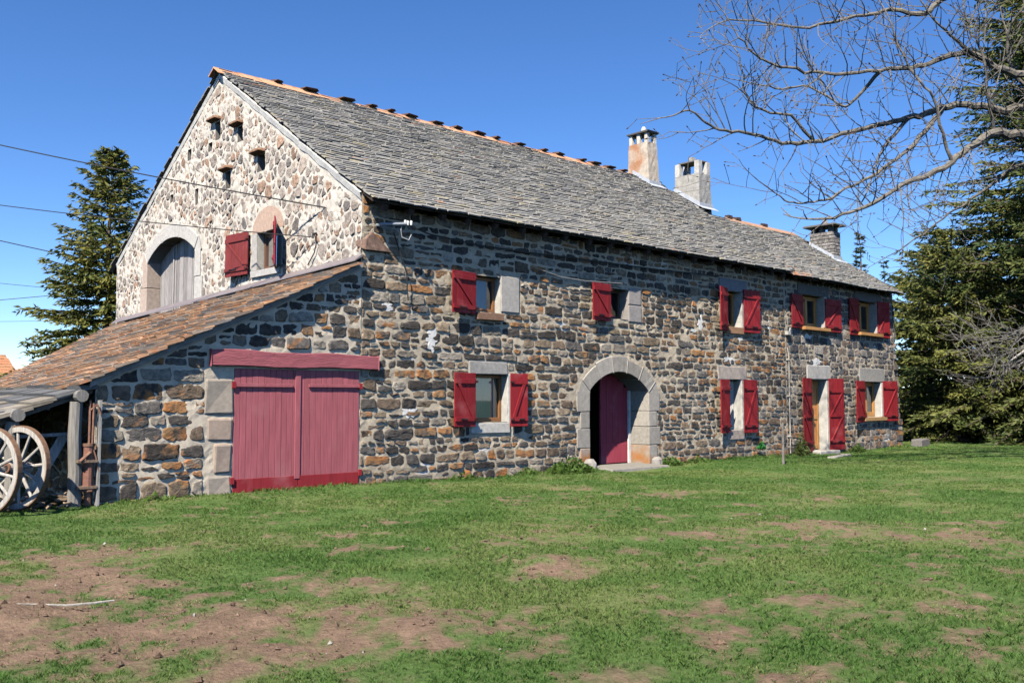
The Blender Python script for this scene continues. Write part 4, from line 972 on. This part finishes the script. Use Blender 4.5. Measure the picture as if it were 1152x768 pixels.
link('roof_deck', mb, M_MORTAR, barn)
mb = MB(); mb.hexa([D_(-.16, -.05, .03), D_(-.005, -.05, .05), D_(-.005, 11.9, .05), D_(-.16, 11.9, .03), D_(-.16, -.05, .05), D_(-.012, -.05, .10), D_(-.012, 11.9, .10), D_(-.16, 11.9, .05)], (.175, .15, .155))
link('flashing', mb, M_ZINC, barn)
# the double door
PK = (.345, .100, .115); PKD = (.25, .022, .028); mb = MB()
def leaf(x0, x1):
    m = MB(); n = round((x1 - x0) / .105); pw = (x1 - x0) / n
    for i in range(n):
        k = rng.uniform(.94, 1.06); t = rng.uniform(0, .004)
        m.box(x0 + i * pw + .003, x0 + (i + 1) * pw - .003, -.012 - t, .03, .02, 1.995, tuple(q * k for q in PK))
    m.box(x0 + .003, x1 - .003, -.024, -.005, .0, .27, PKD)
    return m
lf = link('door_leaf', leaf(-2.325, -1.2), M_FADED, barn, bevel=.003)
lf2 = link('door_leaf', leaf(-1.195, -.025), M_FADED, barn, bevel=.003)
mb = MB(); mb.box(-2.34, -1.32, -.046, -.014, 1.71, 1.765, PK); link('batten', mb, M_FADED, lf, bevel=.003)
mb = MB(); mb.box(-1.02, -.01, -.046, -.014, 1.715, 1.765, PK); link('batten', mb, M_FADED, lf2, bevel=.003)
mb = MB(); mb.box(-1.265, -1.165, -.032, -.014, .22, 1.98, tuple(q * 1.04 for q in PK)); link('cover_strip', mb, M_FADED, lf2, bevel=.005)
mb = MB()
for (x, z) in ((-2.345, 1.74), (-2.345, .25), (-.005, 1.74), (-.005, .26)): mb.box(x - .03, x + .03, -.05, .0, z - .05, z + .05, PKD)
link('hinge', mb, M_FADED, lf)
mb = MB(); n = 14; vs_ = []
for i in range(n + 1):
    x = -2.74 + 3.07 * i / n; zc = 2.155 + .012 * math.sin(i * .8); hh = .128 - .012 * i / n
    for (dy, dz) in ((-.085, -hh), (-.085, hh), (.1, hh), (.1, -hh)): vs_.append((x, dy + rng.uniform(-.006, .006), zc + dz + rng.uniform(-.008, .008)))
mb.add(vs_, [(i * 4 + a, i * 4 + (a + 1) % 4, i * 4 + 4 + (a + 1) % 4, i * 4 + 4 + a) for i in range(n) for a in range(4)] + [(0, 1, 2, 3), (n * 4, n * 4 + 3, n * 4 + 2, n * 4 + 1)], PK)
link('lintel_beam', mb, amat('painted_oak', .65, 4, .22, .8, 18, stretch=(.5, 5, 5), bdist=.02), barn, bevel=.012)

# ------------------------------------------------------------------ open cart shed on the left
shed = thing('open_shed', 'low open timber shed roofed with grey slates beside the lean-to', 'shed')
def Psd(u, v, n): return (-6.7 + v * .9366 - n * .3504, -.02 + u, .86 + v * .3504 + n * .9366)
def col_sd(u, v, rg):
    k = rg.uniform(.7, 1.25); c = (.105, .105, .105) if rg.random() < .75 else (.19, .165, .13)
    return (c[0] * k, c[1] * k, c[2] * k, rg.choice([.1, .15, .25]))
mb = MB(); slates(mb, Psd, 6.0, 2.46, .27, .4, 1.0, .07, col_sd, random.Random(12), None, .05, 21)
link('slate_roof', mb, M_SLATE, shed)
mb = MB(); mb.hexa([(-6.6, .04, .80), (-4.42, .04, 1.60), (-4.42, 5.9, 1.60), (-6.6, 5.9, .80), (-6.6, .04, .87), (-4.42, .04, 1.67), (-4.42, 5.9, 1.67), (-6.6, 5.9, .87)], (.13, .11, .09))
for x in (-5.0, -5.9): mb.bar((x, .1, .86 + (x + 6.7) * .374 - .09), (x, 5.8, .86 + (x + 6.7) * .374 - .09), .07, .08, (.12, .10, .08))
link('roof_boards', mb, M_DARK, shed)
WD = (.20, .188, .17)
for (x, z) in ((-4.62, 1.56), (-5.42, 1.30)):
    mb = MB(); mb.tube([(x, -.14, z), (x, 2, z + .01), (x, 5.8, z)], [.085, .09, .09], 12, WD, rough=.04)
    link('beam', mb, M_WOOD, shed)
for (x, y) in ((-4.66, -.02), (-5.44, .05)):
    zt = 1.48 if x > -5 else 1.21
    mb = MB(); mb.tube([(x, y, -.1), (x + .015, y, .5), (x - .01, y, 1.0), (x, y, zt)], [.098, .09, .088, .085], 12, WD, rough=.05); link('post', mb, M_WOOD, shed)
# cart wheels leaning at the shed front
def cart_wheel(label, c, nrm, seed):
    r0 = random.Random(seed); t = thing('cart_wheel', label, 'wheel', c, 'old cart wheels at the shed')
    n = Vector(nrm).normalized(); up = (Vector((0, 0, 1)) - n * n.z).normalized(); ri = n.cross(up)
    X = lambda a, r, d: ri * (r * math.cos(a)) + up * (r * math.sin(a)) + n * d
    def ring(ra, rb, d0, d1, col):
        m = MB(); N = 48; vs_ = []
        for i in range(N):
            a = 2 * math.pi * i / N
            for (rr, dd) in ((ra, d0), (rb, d0), (rb, d1), (ra, d1)): vs_.append(X(a, rr, dd))
        m.add(vs_, [(i * 4 + k, i * 4 + (k + 1) % 4, ((i + 1) % N) * 4 + (k + 1) % 4, ((i + 1) % N) * 4 + k) for i in range(N) for k in range(4)], col); return m
    WW = (.35, .325, .29)
    link('rim', ring(.520, .600, -.034, .034, WW), M_WOOD, t, bevel=.006)
    link('tyre', ring(.601, .617, -.036, .036, (.17, .095, .055)), M_METAL, t)
    m = MB(); m.tube([n * -.20, n * -.14, n * -.05, n * .05, n * .14, n * .2], [.07, .085, .115, .115, .085, .07], 14, (.42, .36, .31)); hub = link('hub', m, M_WOOD, t)
    m = MB(); m.tube([n * -.203, n * -.185], [.074, .08], 14, (.16, .08, .05)); m.tube([n * -.208, n * -.203], [.04, .04], 10, (.02, .015, .012)); link('hub_band', m, M_METAL, hub)
    for i in range(12):
        a = 2 * math.pi * i / 12 + seed * .13; m = MB()
        m.tube([X(a, .09, 0), X(a, .3, 0), X(a, .53, 0)], [.030, .023, .022], 7, WW); link('spoke', m, M_WOOD, t)
    t.scale = (.90, .90, .90)
    return t
cart_wheel('whitened cart wheel standing in front, cut by the photo edge', (-5.80, -.40, .60), (.91, .41, -.05), 3)
cart_wheel('whitened cart wheel just behind, beside the shed post', (-5.40, -.15, .61), (.91, .41, -.05), 5)
# tools and timber by the shed
mb = MB(); t = thing('hand_pump', 'rusty iron pump standing between the shed post and wall', 'pump', (-4.50, -.10, 0))
mb.tube([(0, 0, .02), (0, 0, .22), (0, 0, .24)], [.05, .05, .075], 10, (.17, .085, .055)); mb.tube([(0, 0, .24), (0, 0, .32)], [.095, .085], 12, (.17, .085, .055)); mb.tube([(0, 0, .32), (0, 0, .86)], [.07, .07], 12, (.19, .085, .06)); mb.tube([(0, 0, .86), (0, 0, .90)], [.08, .08], 12, (.15, .08, .05))
link('barrel', mb, M_METAL, t, smooth=False)
mb = MB(); mb.tube([(0, 0, .9), (.0, 0, 1.5)], .016, 6, (.2, .1, .07)); mb.tube([(.03, -.03, .6), (.04, -.03, 1.46)], .014, 6, (.22, .11, .07)); link('rod', mb, M_METAL, t)
mb = MB(); mb.tube([(0, -.02, 1.36), (.08, -.04, 1.44), (.13, -.05, 1.3)], .016, 6, (.2, .1, .06)); mb.tube([(.02, -.04, .9), (.08, -.06, .7), (.13, -.06, .45)], .012, 6, (.2, .1, .06)); link('lever', mb, M_METAL, t)
mb = MB(); mb.tube([(0, -.07, .78), (-.14, -.09, .66)], .022, 7, (.2, .1, .06)); link('spout', mb, M_METAL, t)
for z in (.28, .64): mb = MB(); mb.box(-.17, .09, -.095, -.01, z, z + .035, (.20, .14, .10)); link('clamp', mb, M_WOOD, t)
mb = MB()
mb.bar((-4.395, -.16, -.05), (-4.36, -.07, 1.50), .085, .035, (.27, .26, .245)); tag(link('leaning_plank', mb, M_WOOD), 'weathered grey plank leaning upright against the wall corner', 'plank')
mb = MB(); mb.bar((-5.9, .42, .98), (-4.62, .18, 1.03), .045, .045, (.33, .31, .28)); tag(link('wooden_rail', mb, M_WOOD), 'thin horizontal wooden rail fixed across behind the wheels', 'rail')
mb = MB(); mb.bar((-5.12, .55, .10), (-4.70, .35, 1.0), .13, .03, (.60, .59, .57), (0, 1, 0)); tag(link('white_board', mb, M_WOOD), 'slanting whitish board leaning behind the right wheel', 'board')
mb = MB(); rg = random.Random(8)
for i in range(150):
    x, y = rg.uniform(-6.1, -4.5), rg.uniform(-.15, .8); a = rg.uniform(0, 6.3); L = rg.uniform(.08, .38); z = rg.uniform(0.02, .34) * max(.25, 1 - abs(y - .4)); c = rg.uniform(.6, 1.3)
    p = Vector((x, y, z)); d = Vector((math.cos(a), math.sin(a) * .6, rg.uniform(-.35, .35))) * L
    mb.tube([p, p + d * .5 + Vector((0, 0, rg.uniform(-.03, .03))), p + d], [rg.uniform(.008, .028)] * 2 + [.008], 5, (.22 * c, .155 * c, .105 * c))
o = tag(link('brushwood_heap', mb, M_BARK), 'heap of brown sticks and roots under the open shed', 'brushwood'); o['kind'] = 'stuff'

# ------------------------------------------------------------------ small things about the yard
mb = MB(); mb.tube([(10.52, -1.86, -.1), (10.52, -1.86, .5), (10.54, -1.85, .98)], [.034, .032, .028], 7, (.17, .155, .135)); tag(link('wooden_stake', mb, M_WOOD), 'thin grey wooden stake upright in the grass near the house door', 'stake')
mb = MB(); mb.hexa([(20.85, -.62, -.05), (21.75, -.5, -.05), (21.72, -.15, -.05), (20.83, -.25, -.05), (20.87, -.6, .22), (21.73, -.48, .25), (21.70, -.17, .25), (20.85, -.27, .24)], (.15, .14, .13)); tag(link('stone_block', mb, M_GRANITE, bevel=.02), 'grey stone block lying in grass at the far house corner', 'block')
mb = MB(); mb.hexa([(13.3, -1.7, -.03), (14.9, -1.3, -.03), (14.7, -1.1, -.03), (13.2, -1.5, -.03), (13.3, -1.68, .05), (14.88, -1.3, .05), (14.7, -1.12, .055), (13.22, -1.5, .05)], (.36, .33, .28)); tag(link('flat_slab', mb, M_GRANITE, bevel=.01), 'pale flat stone slab sunk in grass before the house door', 'slab')
mb = MB(); mb.tube([(-6.95, -6.25, .05), (-6.83, -6.42, .055), (-6.70, -6.55, .05), (-6.55, -6.62, .055), (-6.41, -6.66, .06)], [.004, .006, .008, .009, .007], 6, (.30, .28, .25)); mb.tube([(-6.83, -6.42, .055), (-6.95, -6.44, .06), (-7.08, -6.38, .05)], [.005, .005, .003], 5, (.30, .28, .25))
tag(link('fallen_stick', mb, M_BARK), 'pale bare forked stick lying on the brown soil patch', 'stick')
def weed(name, label, c, n, r, h, col, seed):
    g = np.random.default_rng(seed); V = []; C = []
    for i in range(n):
        a = g.uniform(0, 6.28); q = r * math.sqrt(g.random()); p = np.array([c[0] + q * math.cos(a), c[1] + q * .6 * math.sin(a), c[2] + g.random() ** 1.3 * h * (1.15 - q / r)])
        d = g.normal(0, 1, 3); d /= np.linalg.norm(d); e = np.cross(d, g.normal(0, 1, 3)); e /= np.linalg.norm(e); L = g.uniform(.03, .085)
        V += [p - e * L * .4, p - d * L, p + e * L * .4, p + d * L]; k = g.uniform(.7, 1.3); C += [[col[0] * k, col[1] * k, col[2] * k, 0]] * 4
    return tag(npmesh(name, np.array(V), 4, np.array(C), M_GRASS), label, 'weeds')
weed('weed_clump', 'bushy green weeds at the wall left of the arched doorway', (5.0, -.25, 0), 900, .62, .36, (.085, .15, .03), 1)
weed('weed_clump', 'small leafy weed right of the arched doorway step', (8.35, -.2, 0), 320, .4, .22, (.085, .15, .03), 2)
weed('weed_clump', 'thin plant growing by the white pipe and left door shutter', (14.15, -.25, 0), 420, .28, .75, (.11, .14, .04), 3)
weed('weed_clump', 'bright green weed in the wall foot under the far lower window', (12.3, -.15, .25), 130, .12, .16, (.05, .25, .06), 4)

for i, (x, y, r_, h_, n_, lab) in enumerate(((2.2, -.15, .35, .16, 160, 'low weeds at the wall foot under the near lower window'), (3.9, -.12, .3, .2, 150, 'low weeds at the wall foot right of the near lower window'), (9.6, -.14, .5, .17, 200, 'low weeds at the wall foot between arched doorway and far window'), (17.4, -.2, .3, .2, 300, 'low weeds at the wall foot right of the house door'), (-3.6, -.14, .3, .15, 140, 'low weeds at the foot of the lean-to wall'))):
    weed('weed_clump', lab, (x, y, 0), n_, r_, h_, (.095, .16, .035), 20 + i)

# ------------------------------------------------------------------ overhead wires
def wire(label, a, b, sag, r=.012):
    a = Vector(a); b = Vector(b); n = 24; mb = MB()
    mb.tube([a.lerp(b, i / n) - Vector((0, 0, 4 * sag * (i / n) * (1 - i / n))) for i in range(n + 1)], r, 5, (.025, .025, .027))
    tag(link('overhead_wire', mb, M_CABLE), label, 'wire', 'overhead wires left of the house')
wire('topmost thick wire running down to the bracket under the eave', (-5.2, 12.18, 8.12), (.74, -.35, 4.68), .10, .013)
wire('second wire ending at the gable right of its small window', (-5.14, 12.18, 6.46), (-.06, 1.55, 4.55), .08, .010)
wire('third wire, sloping behind the left spruce below the second', (-.25, 45.8, 11.5), (23.6, 36.9, 7.2), .2, .028)
wire('faint fourth wire behind the left spruce, nearly level', (2.7, 45.3, 8.3), (18.8, 39.7, 7.5), .1, .014)
wire('fifth wire rising rightwards behind the left spruce', (2.8, 45.3, 6.9), (18.8, 39.7, 9.6), .1, .020)
wire('faintest lowest wire behind the left spruce', (4.7, 55.1, 6.6), (23.4, 48.6, 7.8), .1, .014)
mb = MB(); mb.tube([(-.07, 1.5, 4.6), (-.06, 1.42, 4.45), (-.06, 1.5, 4.25), (-.05, 1.75, 4.05)], .012, 5, (.03, .03, .03)); mb.tube([(-.02, 1.5, 4.62), (-.10, 1.5, 4.60), (-.1, 1.5, 4.52)], .025, 6, (.05, .05, .05)); link('gable_cable', mb, M_CABLE, house)

# ------------------------------------------------------------------ neighbouring roof at the far left
nb = thing('neighbour_house', 'distant house with an orange tiled roof at the far left', 'house', (0, 0, 0))
mb = MB()
def Pn(u, v, n): return (.95 - .97 * u + .03 * v, 25.2 + .24 * u + .92 * v, 2.42 + .39 * v + n)
def Pm(u, v, n): return (1.02 - .97 * u, 27.32 + 2.1 + .24 * u - .92 * v, 3.32 - .39 * 2.3 + .39 * v + n)
colN = lambda u, v, rg: (.38 * rg.uniform(.8, 1.2), .17, .085, .3)
mb = MB(); slates(mb, Pn, 9, 2.32, .28, .2, .24, .045, colN, random.Random(3), None, .01, 31); slates(mb, Pm, 9, 2.32, .28, .2, .24, .045, colN, random.Random(4), None, .01, 32)
link('roof', mb, M_SLATE, nb)
g0_, g1_, g2_ = Pn(0, .1, -.1), Pn(0, 2.25, -.1), Pm(0, .1, -.1); h0_, h1_, h2_ = Pn(9, .1, -.1), Pn(9, 2.25, -.1), Pm(9, .1, -.1)
mb = MB(); dn = lambda p: (p[0], p[1], -.2)
mb.add([dn(g0_), dn(g2_), g2_, g1_, g0_, dn(h0_), dn(h2_), h2_, h1_, h0_], [(0, 1, 2, 3, 4), (5, 6, 7, 8, 9), (0, 4, 9, 5), (1, 2, 7, 6), (4, 3, 8, 9), (3, 2, 7, 8)], (.34, .30, .25)); link('wall', mb, M_MORTAR, nb)

# ------------------------------------------------------------------ spruces
def spruce(label, loc, H, Rm, seed, dens=1.0, z0=.3, shape=.85, fine=1.0, tipbare=0, col=((.058, .085, .024), (.185, .185, .045)), group=None, gapk=.0):
    g = np.random.default_rng(seed); t = thing('spruce_tree', label, 'tree', loc, group)
    mb = MB(); nseg = 12
    mb.tube([(0.05 * math.sin(i * 1.3), .05 * math.cos(i), H * i / nseg) for i in range(nseg + 1)], [max(.012, (.10 + H * .012) * (1 - i / nseg)) for i in range(nseg + 1)], 8, (.11, .085, .065))
    V = []; C = []; z = z0
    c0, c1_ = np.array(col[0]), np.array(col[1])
    br = MB()
    while z < H * .985:
        k = z / H; nb = int(g.integers(5, 8)); RR = Rm * (1 - k) ** shape
        ph = g.uniform(0, 6.28)
        for b in range(nb):
            a = ph + 2 * math.pi * b / nb + g.normal(0, .22); L = max(.22, RR * g.uniform(.68, 1.14)); up = .55 * k + g.uniform(-.12, .1) - .22 * (1 - k)
            if gapk and g.random() < gapk: continue
            d = np.array([math.cos(a), math.sin(a), 0]); m = max(5, int(L / .24)); P0 = np.array([0, 0, z])
            pts = [P0 + d * L * s_ + np.array([0, 0, L * (up * s_ - .28 * s_ * s_ * (1 - k) + .24 * max(0, s_ - .55) ** 1.3)]) for s_ in np.linspace(0, 1, m + 1)]
            br.tube(pts, [max(.006, .012 + .012 * L * (1 - s_)) for s_ in np.linspace(0, 1, m + 1)], 4, (.10, .08, .06), cap=False)
            tone = np.clip(g.normal(.42, .26), 0, 1)
            side = np.array([-d[1], d[0], 0])
            nt_ = int(m * 3.6 * dens)
            for i in range(nt_):                         # side twigs carry the needle sprays
                s_ = .10 + .90 * (i + g.random()) / nt_; f = s_ * m; i0 = min(int(f), m - 1); p = pts[i0] + (pts[i0 + 1] - pts[i0]) * (f - i0)
                sg = 1 if g.random() < .5 else -1; Lt = min(.85, .34 * L) * (1.12 - .75 * s_) * g.uniform(.6, 1.2) + .10
                td = d * g.uniform(.45, 1.0) + side * sg * g.uniform(.4, 1.0) + np.array([0, 0, g.uniform(-.50, .12)]); td /= np.linalg.norm(td)
                ns = max(2, int(Lt / (.085 * fine)))
                for q in range(ns):
                    pp = p + td * Lt * (q + .5) / ns + g.normal(0, .018, 3)
                    dd = td + g.normal(0, .34, 3); dd /= np.linalg.norm(dd); e = np.cross(dd, g.normal(0, 1, 3)); e /= (np.linalg.norm(e) + 1e-6)
                    l_ = g.uniform(.07, .13) * fine; w_ = g.uniform(.018, .032) * fine
                    V += [pp - dd * l_ * .6, pp + e * w_, pp + dd * l_, pp - e * w_]
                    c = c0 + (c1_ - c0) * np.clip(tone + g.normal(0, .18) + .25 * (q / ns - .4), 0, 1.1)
                    C += [[c[0], c[1], c[2], 0]] * 4
        z += g.uniform(.20, .34) * (1 + .25 * (1 - k)) / (.75 + .25 * dens)
    link('trunk', mb, M_BARK, t); link('branch', br, M_BARK, t)
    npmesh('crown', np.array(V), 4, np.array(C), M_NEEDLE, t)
    return t
spruce('tall dark green spruce behind the lean-to at left', (1.4, 16.8, 0), 9.7, 3.6, 3, 1.7, .8, .74, 1.3, col=((.070, .092, .022), (.235, .215, .046)))
GR = 'spruces at the right edge'
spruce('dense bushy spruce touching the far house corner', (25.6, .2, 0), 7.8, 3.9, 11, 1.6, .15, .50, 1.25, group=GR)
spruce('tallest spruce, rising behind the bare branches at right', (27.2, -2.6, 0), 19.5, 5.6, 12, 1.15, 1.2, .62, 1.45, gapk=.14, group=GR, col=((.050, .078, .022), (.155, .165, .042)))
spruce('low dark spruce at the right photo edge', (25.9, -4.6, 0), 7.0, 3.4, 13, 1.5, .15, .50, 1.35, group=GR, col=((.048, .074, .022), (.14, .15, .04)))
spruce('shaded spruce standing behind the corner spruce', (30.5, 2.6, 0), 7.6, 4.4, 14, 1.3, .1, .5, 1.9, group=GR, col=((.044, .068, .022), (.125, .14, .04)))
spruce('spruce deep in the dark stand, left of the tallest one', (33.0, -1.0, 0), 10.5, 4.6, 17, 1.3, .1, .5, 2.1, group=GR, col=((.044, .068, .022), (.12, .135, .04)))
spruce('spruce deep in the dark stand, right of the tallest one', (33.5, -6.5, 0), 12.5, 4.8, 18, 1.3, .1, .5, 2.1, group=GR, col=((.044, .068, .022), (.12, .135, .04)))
spruce('small distant spruce right of the stone chimney', (44.8, 13.3, 0), 11.9, 1.9, 15, .5, 5.0, .9, 1.5, group='distant spruce tops', gapk=.4, col=((.035, .06, .035), (.07, .09, .05)))
spruce('lowest thin distant spruce top above the roof end', (47.9, 13.3, 0), 10.6, 1.4, 16, .4, 5.0, .9, 1.4, group='distant spruce tops', gapk=.5, col=((.035, .06, .035), (.07, .09, .05)))

# ------------------------------------------------------------------ the bare tree on the right
bare = thing('bare_tree', 'large leafless tree reaching in from the right over the roof', 'tree', (13.75, -8.9, 0))
TL = Vector((13.75, -8.9, 0))
LIMBS = {'a':[(13.62,-8.60,6.58),(12.79,-7.38,7.15),(12.09,-6.78,7.14),(11.44,-6.42,7.09),(10.84,-6.23,6.77),(10.31,-5.97,6.37),(9.91,-5.79,6.10),(9.44,-5.45,5.90),(8.85,-5.13,5.50),(8.25,-4.81,5.21),(7.83,-4.45,5.08)],
'b':[(13.62,-8.62,7.05),(13.32,-7.41,7.68),(13.04,-6.48,7.99),(12.73,-6.17,7.90),(12.16,-5.77,7.99),(11.62,-5.48,7.94),(11.10,-5.26,7.76),(10.55,-4.99,7.55),(9.95,-4.65,7.37),(9.25,-4.34,7.14),(8.47,-3.95,6.85),(7.81,-3.61,6.77),(7.17,-3.33,6.89),(6.53,-3.09,6.89),(6.09,-2.97,6.99),(5.66,-2.89,7.15),(5.30,-2.75,7.01)],
'c':[(13.61,-8.57,7.90),(12.85,-7.56,8.17),(12.10,-6.81,8.42),(11.56,-6.47,8.50),(11.14,-6.18,8.76),(10.70,-5.88,8.73),(10.22,-5.49,8.47),(9.68,-5.24,8.36),(9.24,-5.01,8.26),(8.42,-4.49,8.14),(7.62,-4.07,8.15),(7.00,-3.81,8.21),(6.68,-3.67,8.36),(6.34,-3.52,8.71)],
'd':[(13.62,-8.63,9.51),(12.88,-7.30,10.60),(12.18,-6.10,10.59),(11.58,-5.38,10.35),(11.27,-5.14,10.03),(10.64,-4.71,10.08),(10.10,-4.50,9.87),(9.41,-4.00,9.69),(8.71,-3.55,9.49),(7.81,-3.03,9.54),(7.21,-2.66,9.46)],
'e':[(13.62,-8.60,6.48),(14.23,-6.95,7.16),(14.27,-6.05,7.01),(14.18,-5.48,6.72),(14.09,-4.92,6.31),(13.90,-4.44,6.01),(13.69,-3.94,5.59),(13.40,-3.29,5.13)],
'f':[(11.37,-5.39,7.85),(10.64,-5.19,7.08),(9.99,-4.97,6.56),(9.33,-4.73,6.12),(8.76,-4.49,5.83),(8.31,-4.27,5.55),(7.83,-4.03,5.47),(7.40,-3.89,5.48),(6.94,-3.72,5.74)],
'g':[(10.55,-4.99,7.55),(10.21,-4.73,7.06),(9.95,-4.65,6.75),(9.71,-4.60,6.28),(9.33,-4.52,5.61)],
'h':[(13.18,-6.93,7.82),(12.51,-6.47,8.67),(12.21,-6.51,9.45),(12.11,-6.86,9.88),(12.21,-7.16,10.53)],
'i':[(11.44,-6.42,7.09),(11.13,-6.44,7.77),(10.91,-6.42,8.67),(10.64,-6.27,9.20),(10.52,-6.22,9.84)],
'j':[(11.14,-6.18,8.76),(10.52,-5.96,9.08),(10.00,-5.74,9.47),(9.72,-5.60,9.90)],
'k':[(10.31,-5.97,6.37),(9.98,-5.94,6.90),(9.64,-5.92,7.57),(9.34,-5.71,8.00),(9.03,-5.51,8.62),(8.88,-5.41,9.15)],
'l':[(9.24,-5.01,8.26),(9.24,-4.54,7.81),(8.99,-4.27,7.67),(8.61,-3.78,8.09),(8.17,-3.42,8.04),(7.71,-3.07,8.12)],
'm':[(8.47,-3.95,6.85),(7.91,-3.77,7.33),(7.38,-3.47,7.38),(7.03,-3.29,7.66),(6.91,-3.29,8.06),(6.77,-3.27,8.49)]}
RAD = {'a': (.15, .026), 'b': (.135, .014), 'c': (.12, .015), 'd': (.115, .015), 'e': (.085, .012), 'f': (.06, .012), 'g': (.05, .014), 'h': (.05, .02), 'i': (.045, .014), 'j': (.04, .014), 'k': (.045, .014), 'l': (.045, .014), 'm': (.04, .013)}
rb = random.Random(17); tw = MB(); BK = (.155, .140, .120)
def twig(p, d, L, r, lev):
    n = max(3, int(L / .16)); pts = [p]; q = Vector(d).normalized(); cur = Vector(p)
    bend = Vector((rb.uniform(-1, 1), rb.uniform(-1, 1), rb.uniform(-.2, 1.0))) * .10
    for i in range(n):
        q = (q + bend * (.6 + i / n) + Vector((rb.gauss(0, .075), rb.gauss(0, .075), rb.gauss(0, .075)))).normalized(); cur = cur + q * (L / n); pts.append(cur.copy())
        if lev > 0 and i > 0 and rb.random() < (.62 if lev > 1 else .5):
            ax = Vector((rb.gauss(0, 1), rb.gauss(0, 1), rb.gauss(0, 1))).cross(q).normalized()
            twig(cur, q * .65 + ax * .75 + Vector((0, 0, .12)), L * rb.uniform(.32, .62), r * .62, lev - 1)
    k = rb.uniform(.8, 1.25)
    tw.tube(pts, [max(.0055, r * (1 - .6 * i / n)) for i in range(n + 1)], 4 if lev < 2 else 5, (BK[0] * k, BK[1] * k, BK[2] * k, .2), cap=False)
    if lev == 0:
        tw.tube([cur, cur + q * .03, cur + q * .05], [.011, .012, .004], 4, (.07, .05, .04, 0), cap=False)   # bud
for key, pl in LIMBS.items():
    P_ = [Vector(p) - TL for p in pl]; r0, r1 = RAD[key]
    pts = []; n = len(P_)
    for i in range(n - 1):                                # Catmull-Rom, so that limbs bend without kinks
        a, b, c, d = P_[max(i - 1, 0)], P_[i], P_[i + 1], P_[min(i + 2, n - 1)]
        for s_ in (0, .25, .5, .75):
            t2, t3 = s_ * s_, s_ ** 3
            pts.append(.5 * ((2 * b) + (c - a) * s_ + (2 * a - 5 * b + 4 * c - d) * t2 + (-a + 3 * b - 3 * c + d) * t3) + Vector((rb.gauss(0, .012), rb.gauss(0, .012), rb.gauss(0, .016))))
    pts.append(P_[-1]); m = len(pts)
    mb = MB(); rr = [r0 + (r1 - r0) * (i / (m - 1)) ** .55 for i in range(m)]
    mb.tube(pts, [q * rb.uniform(.93, 1.09) for q in rr], 8, (*BK, .30), rough=.06); link('limb', mb, M_BARK, bare)
    s_ = 0
    for i in range(2, m):
        seg = pts[i] - pts[i - 1]; prob = seg.length * (5.2 if i > m * .25 else 3.0)
        while rb.random() < prob:
            prob -= 1
            q = seg.normalized(); ax = Vector((rb.gauss(0, 1), rb.gauss(0, 1), rb.gauss(0, .8) + .5)).cross(q).normalized()
            twig(pts[i], q * rb.uniform(.3, .9) + ax * .8 + Vector((0, 0, .12)), rb.uniform(.5, 1.5), min(.014, rr[i] * .6), 2 if rb.random() < .6 else 1)
    twig(pts[-1], pts[-1] - pts[-2], .8, r1, 2)
mb = MB(); mb.tube([(0, 0, -.1), (.02, 0, .6), (-.05, .05, 2.5), (-.1, .2, 4.5), (-.13, .3, 6.6), (-.14, .3, 8), (-.13, .25, 9.6), (.1, .1, 12)], [.42, .33, .28, .26, .24, .19, .15, .06], 14, (*BK, .3), rough=.05); link('trunk', mb, M_BARK, bare)
link('twigs', tw, M_BARK, bare)
# dead grey branches hanging low before the right spruces
dead = thing('dead_branches', 'tangle of dead grey branches before the dark spruces at right', 'branches', (19.9, -4.3, 3.1))
tw = MB(); BK = (.175, .163, .148)
for i in range(16):
    p = Vector((rb.uniform(-.1, .5), rb.uniform(-.3, .3), rb.uniform(-.5, .7)))
    twig(p, Vector((-.65 + rb.gauss(0, .2), .62 + rb.gauss(0, .25), -.36 + rb.gauss(0, .22))), rb.uniform(1.2, 2.5), .016, 2)
link('twigs', tw, M_BARK, dead)
mb = MB(); mb.tube([(1.6, -1.6, .9), (.8, -.8, .6), (0, 0, 0), (-.5, .5, -.5)], [.07, .055, .04, .02], 7, (.32, .30, .28)); mb.tube([(1.55, -1.55, -3.3), (1.6, -1.6, -1.5), (1.6, -1.6, 1.0)], [.12, .1, .08], 8, (.25, .22, .2)); link('bough', mb, M_BARK, dead)
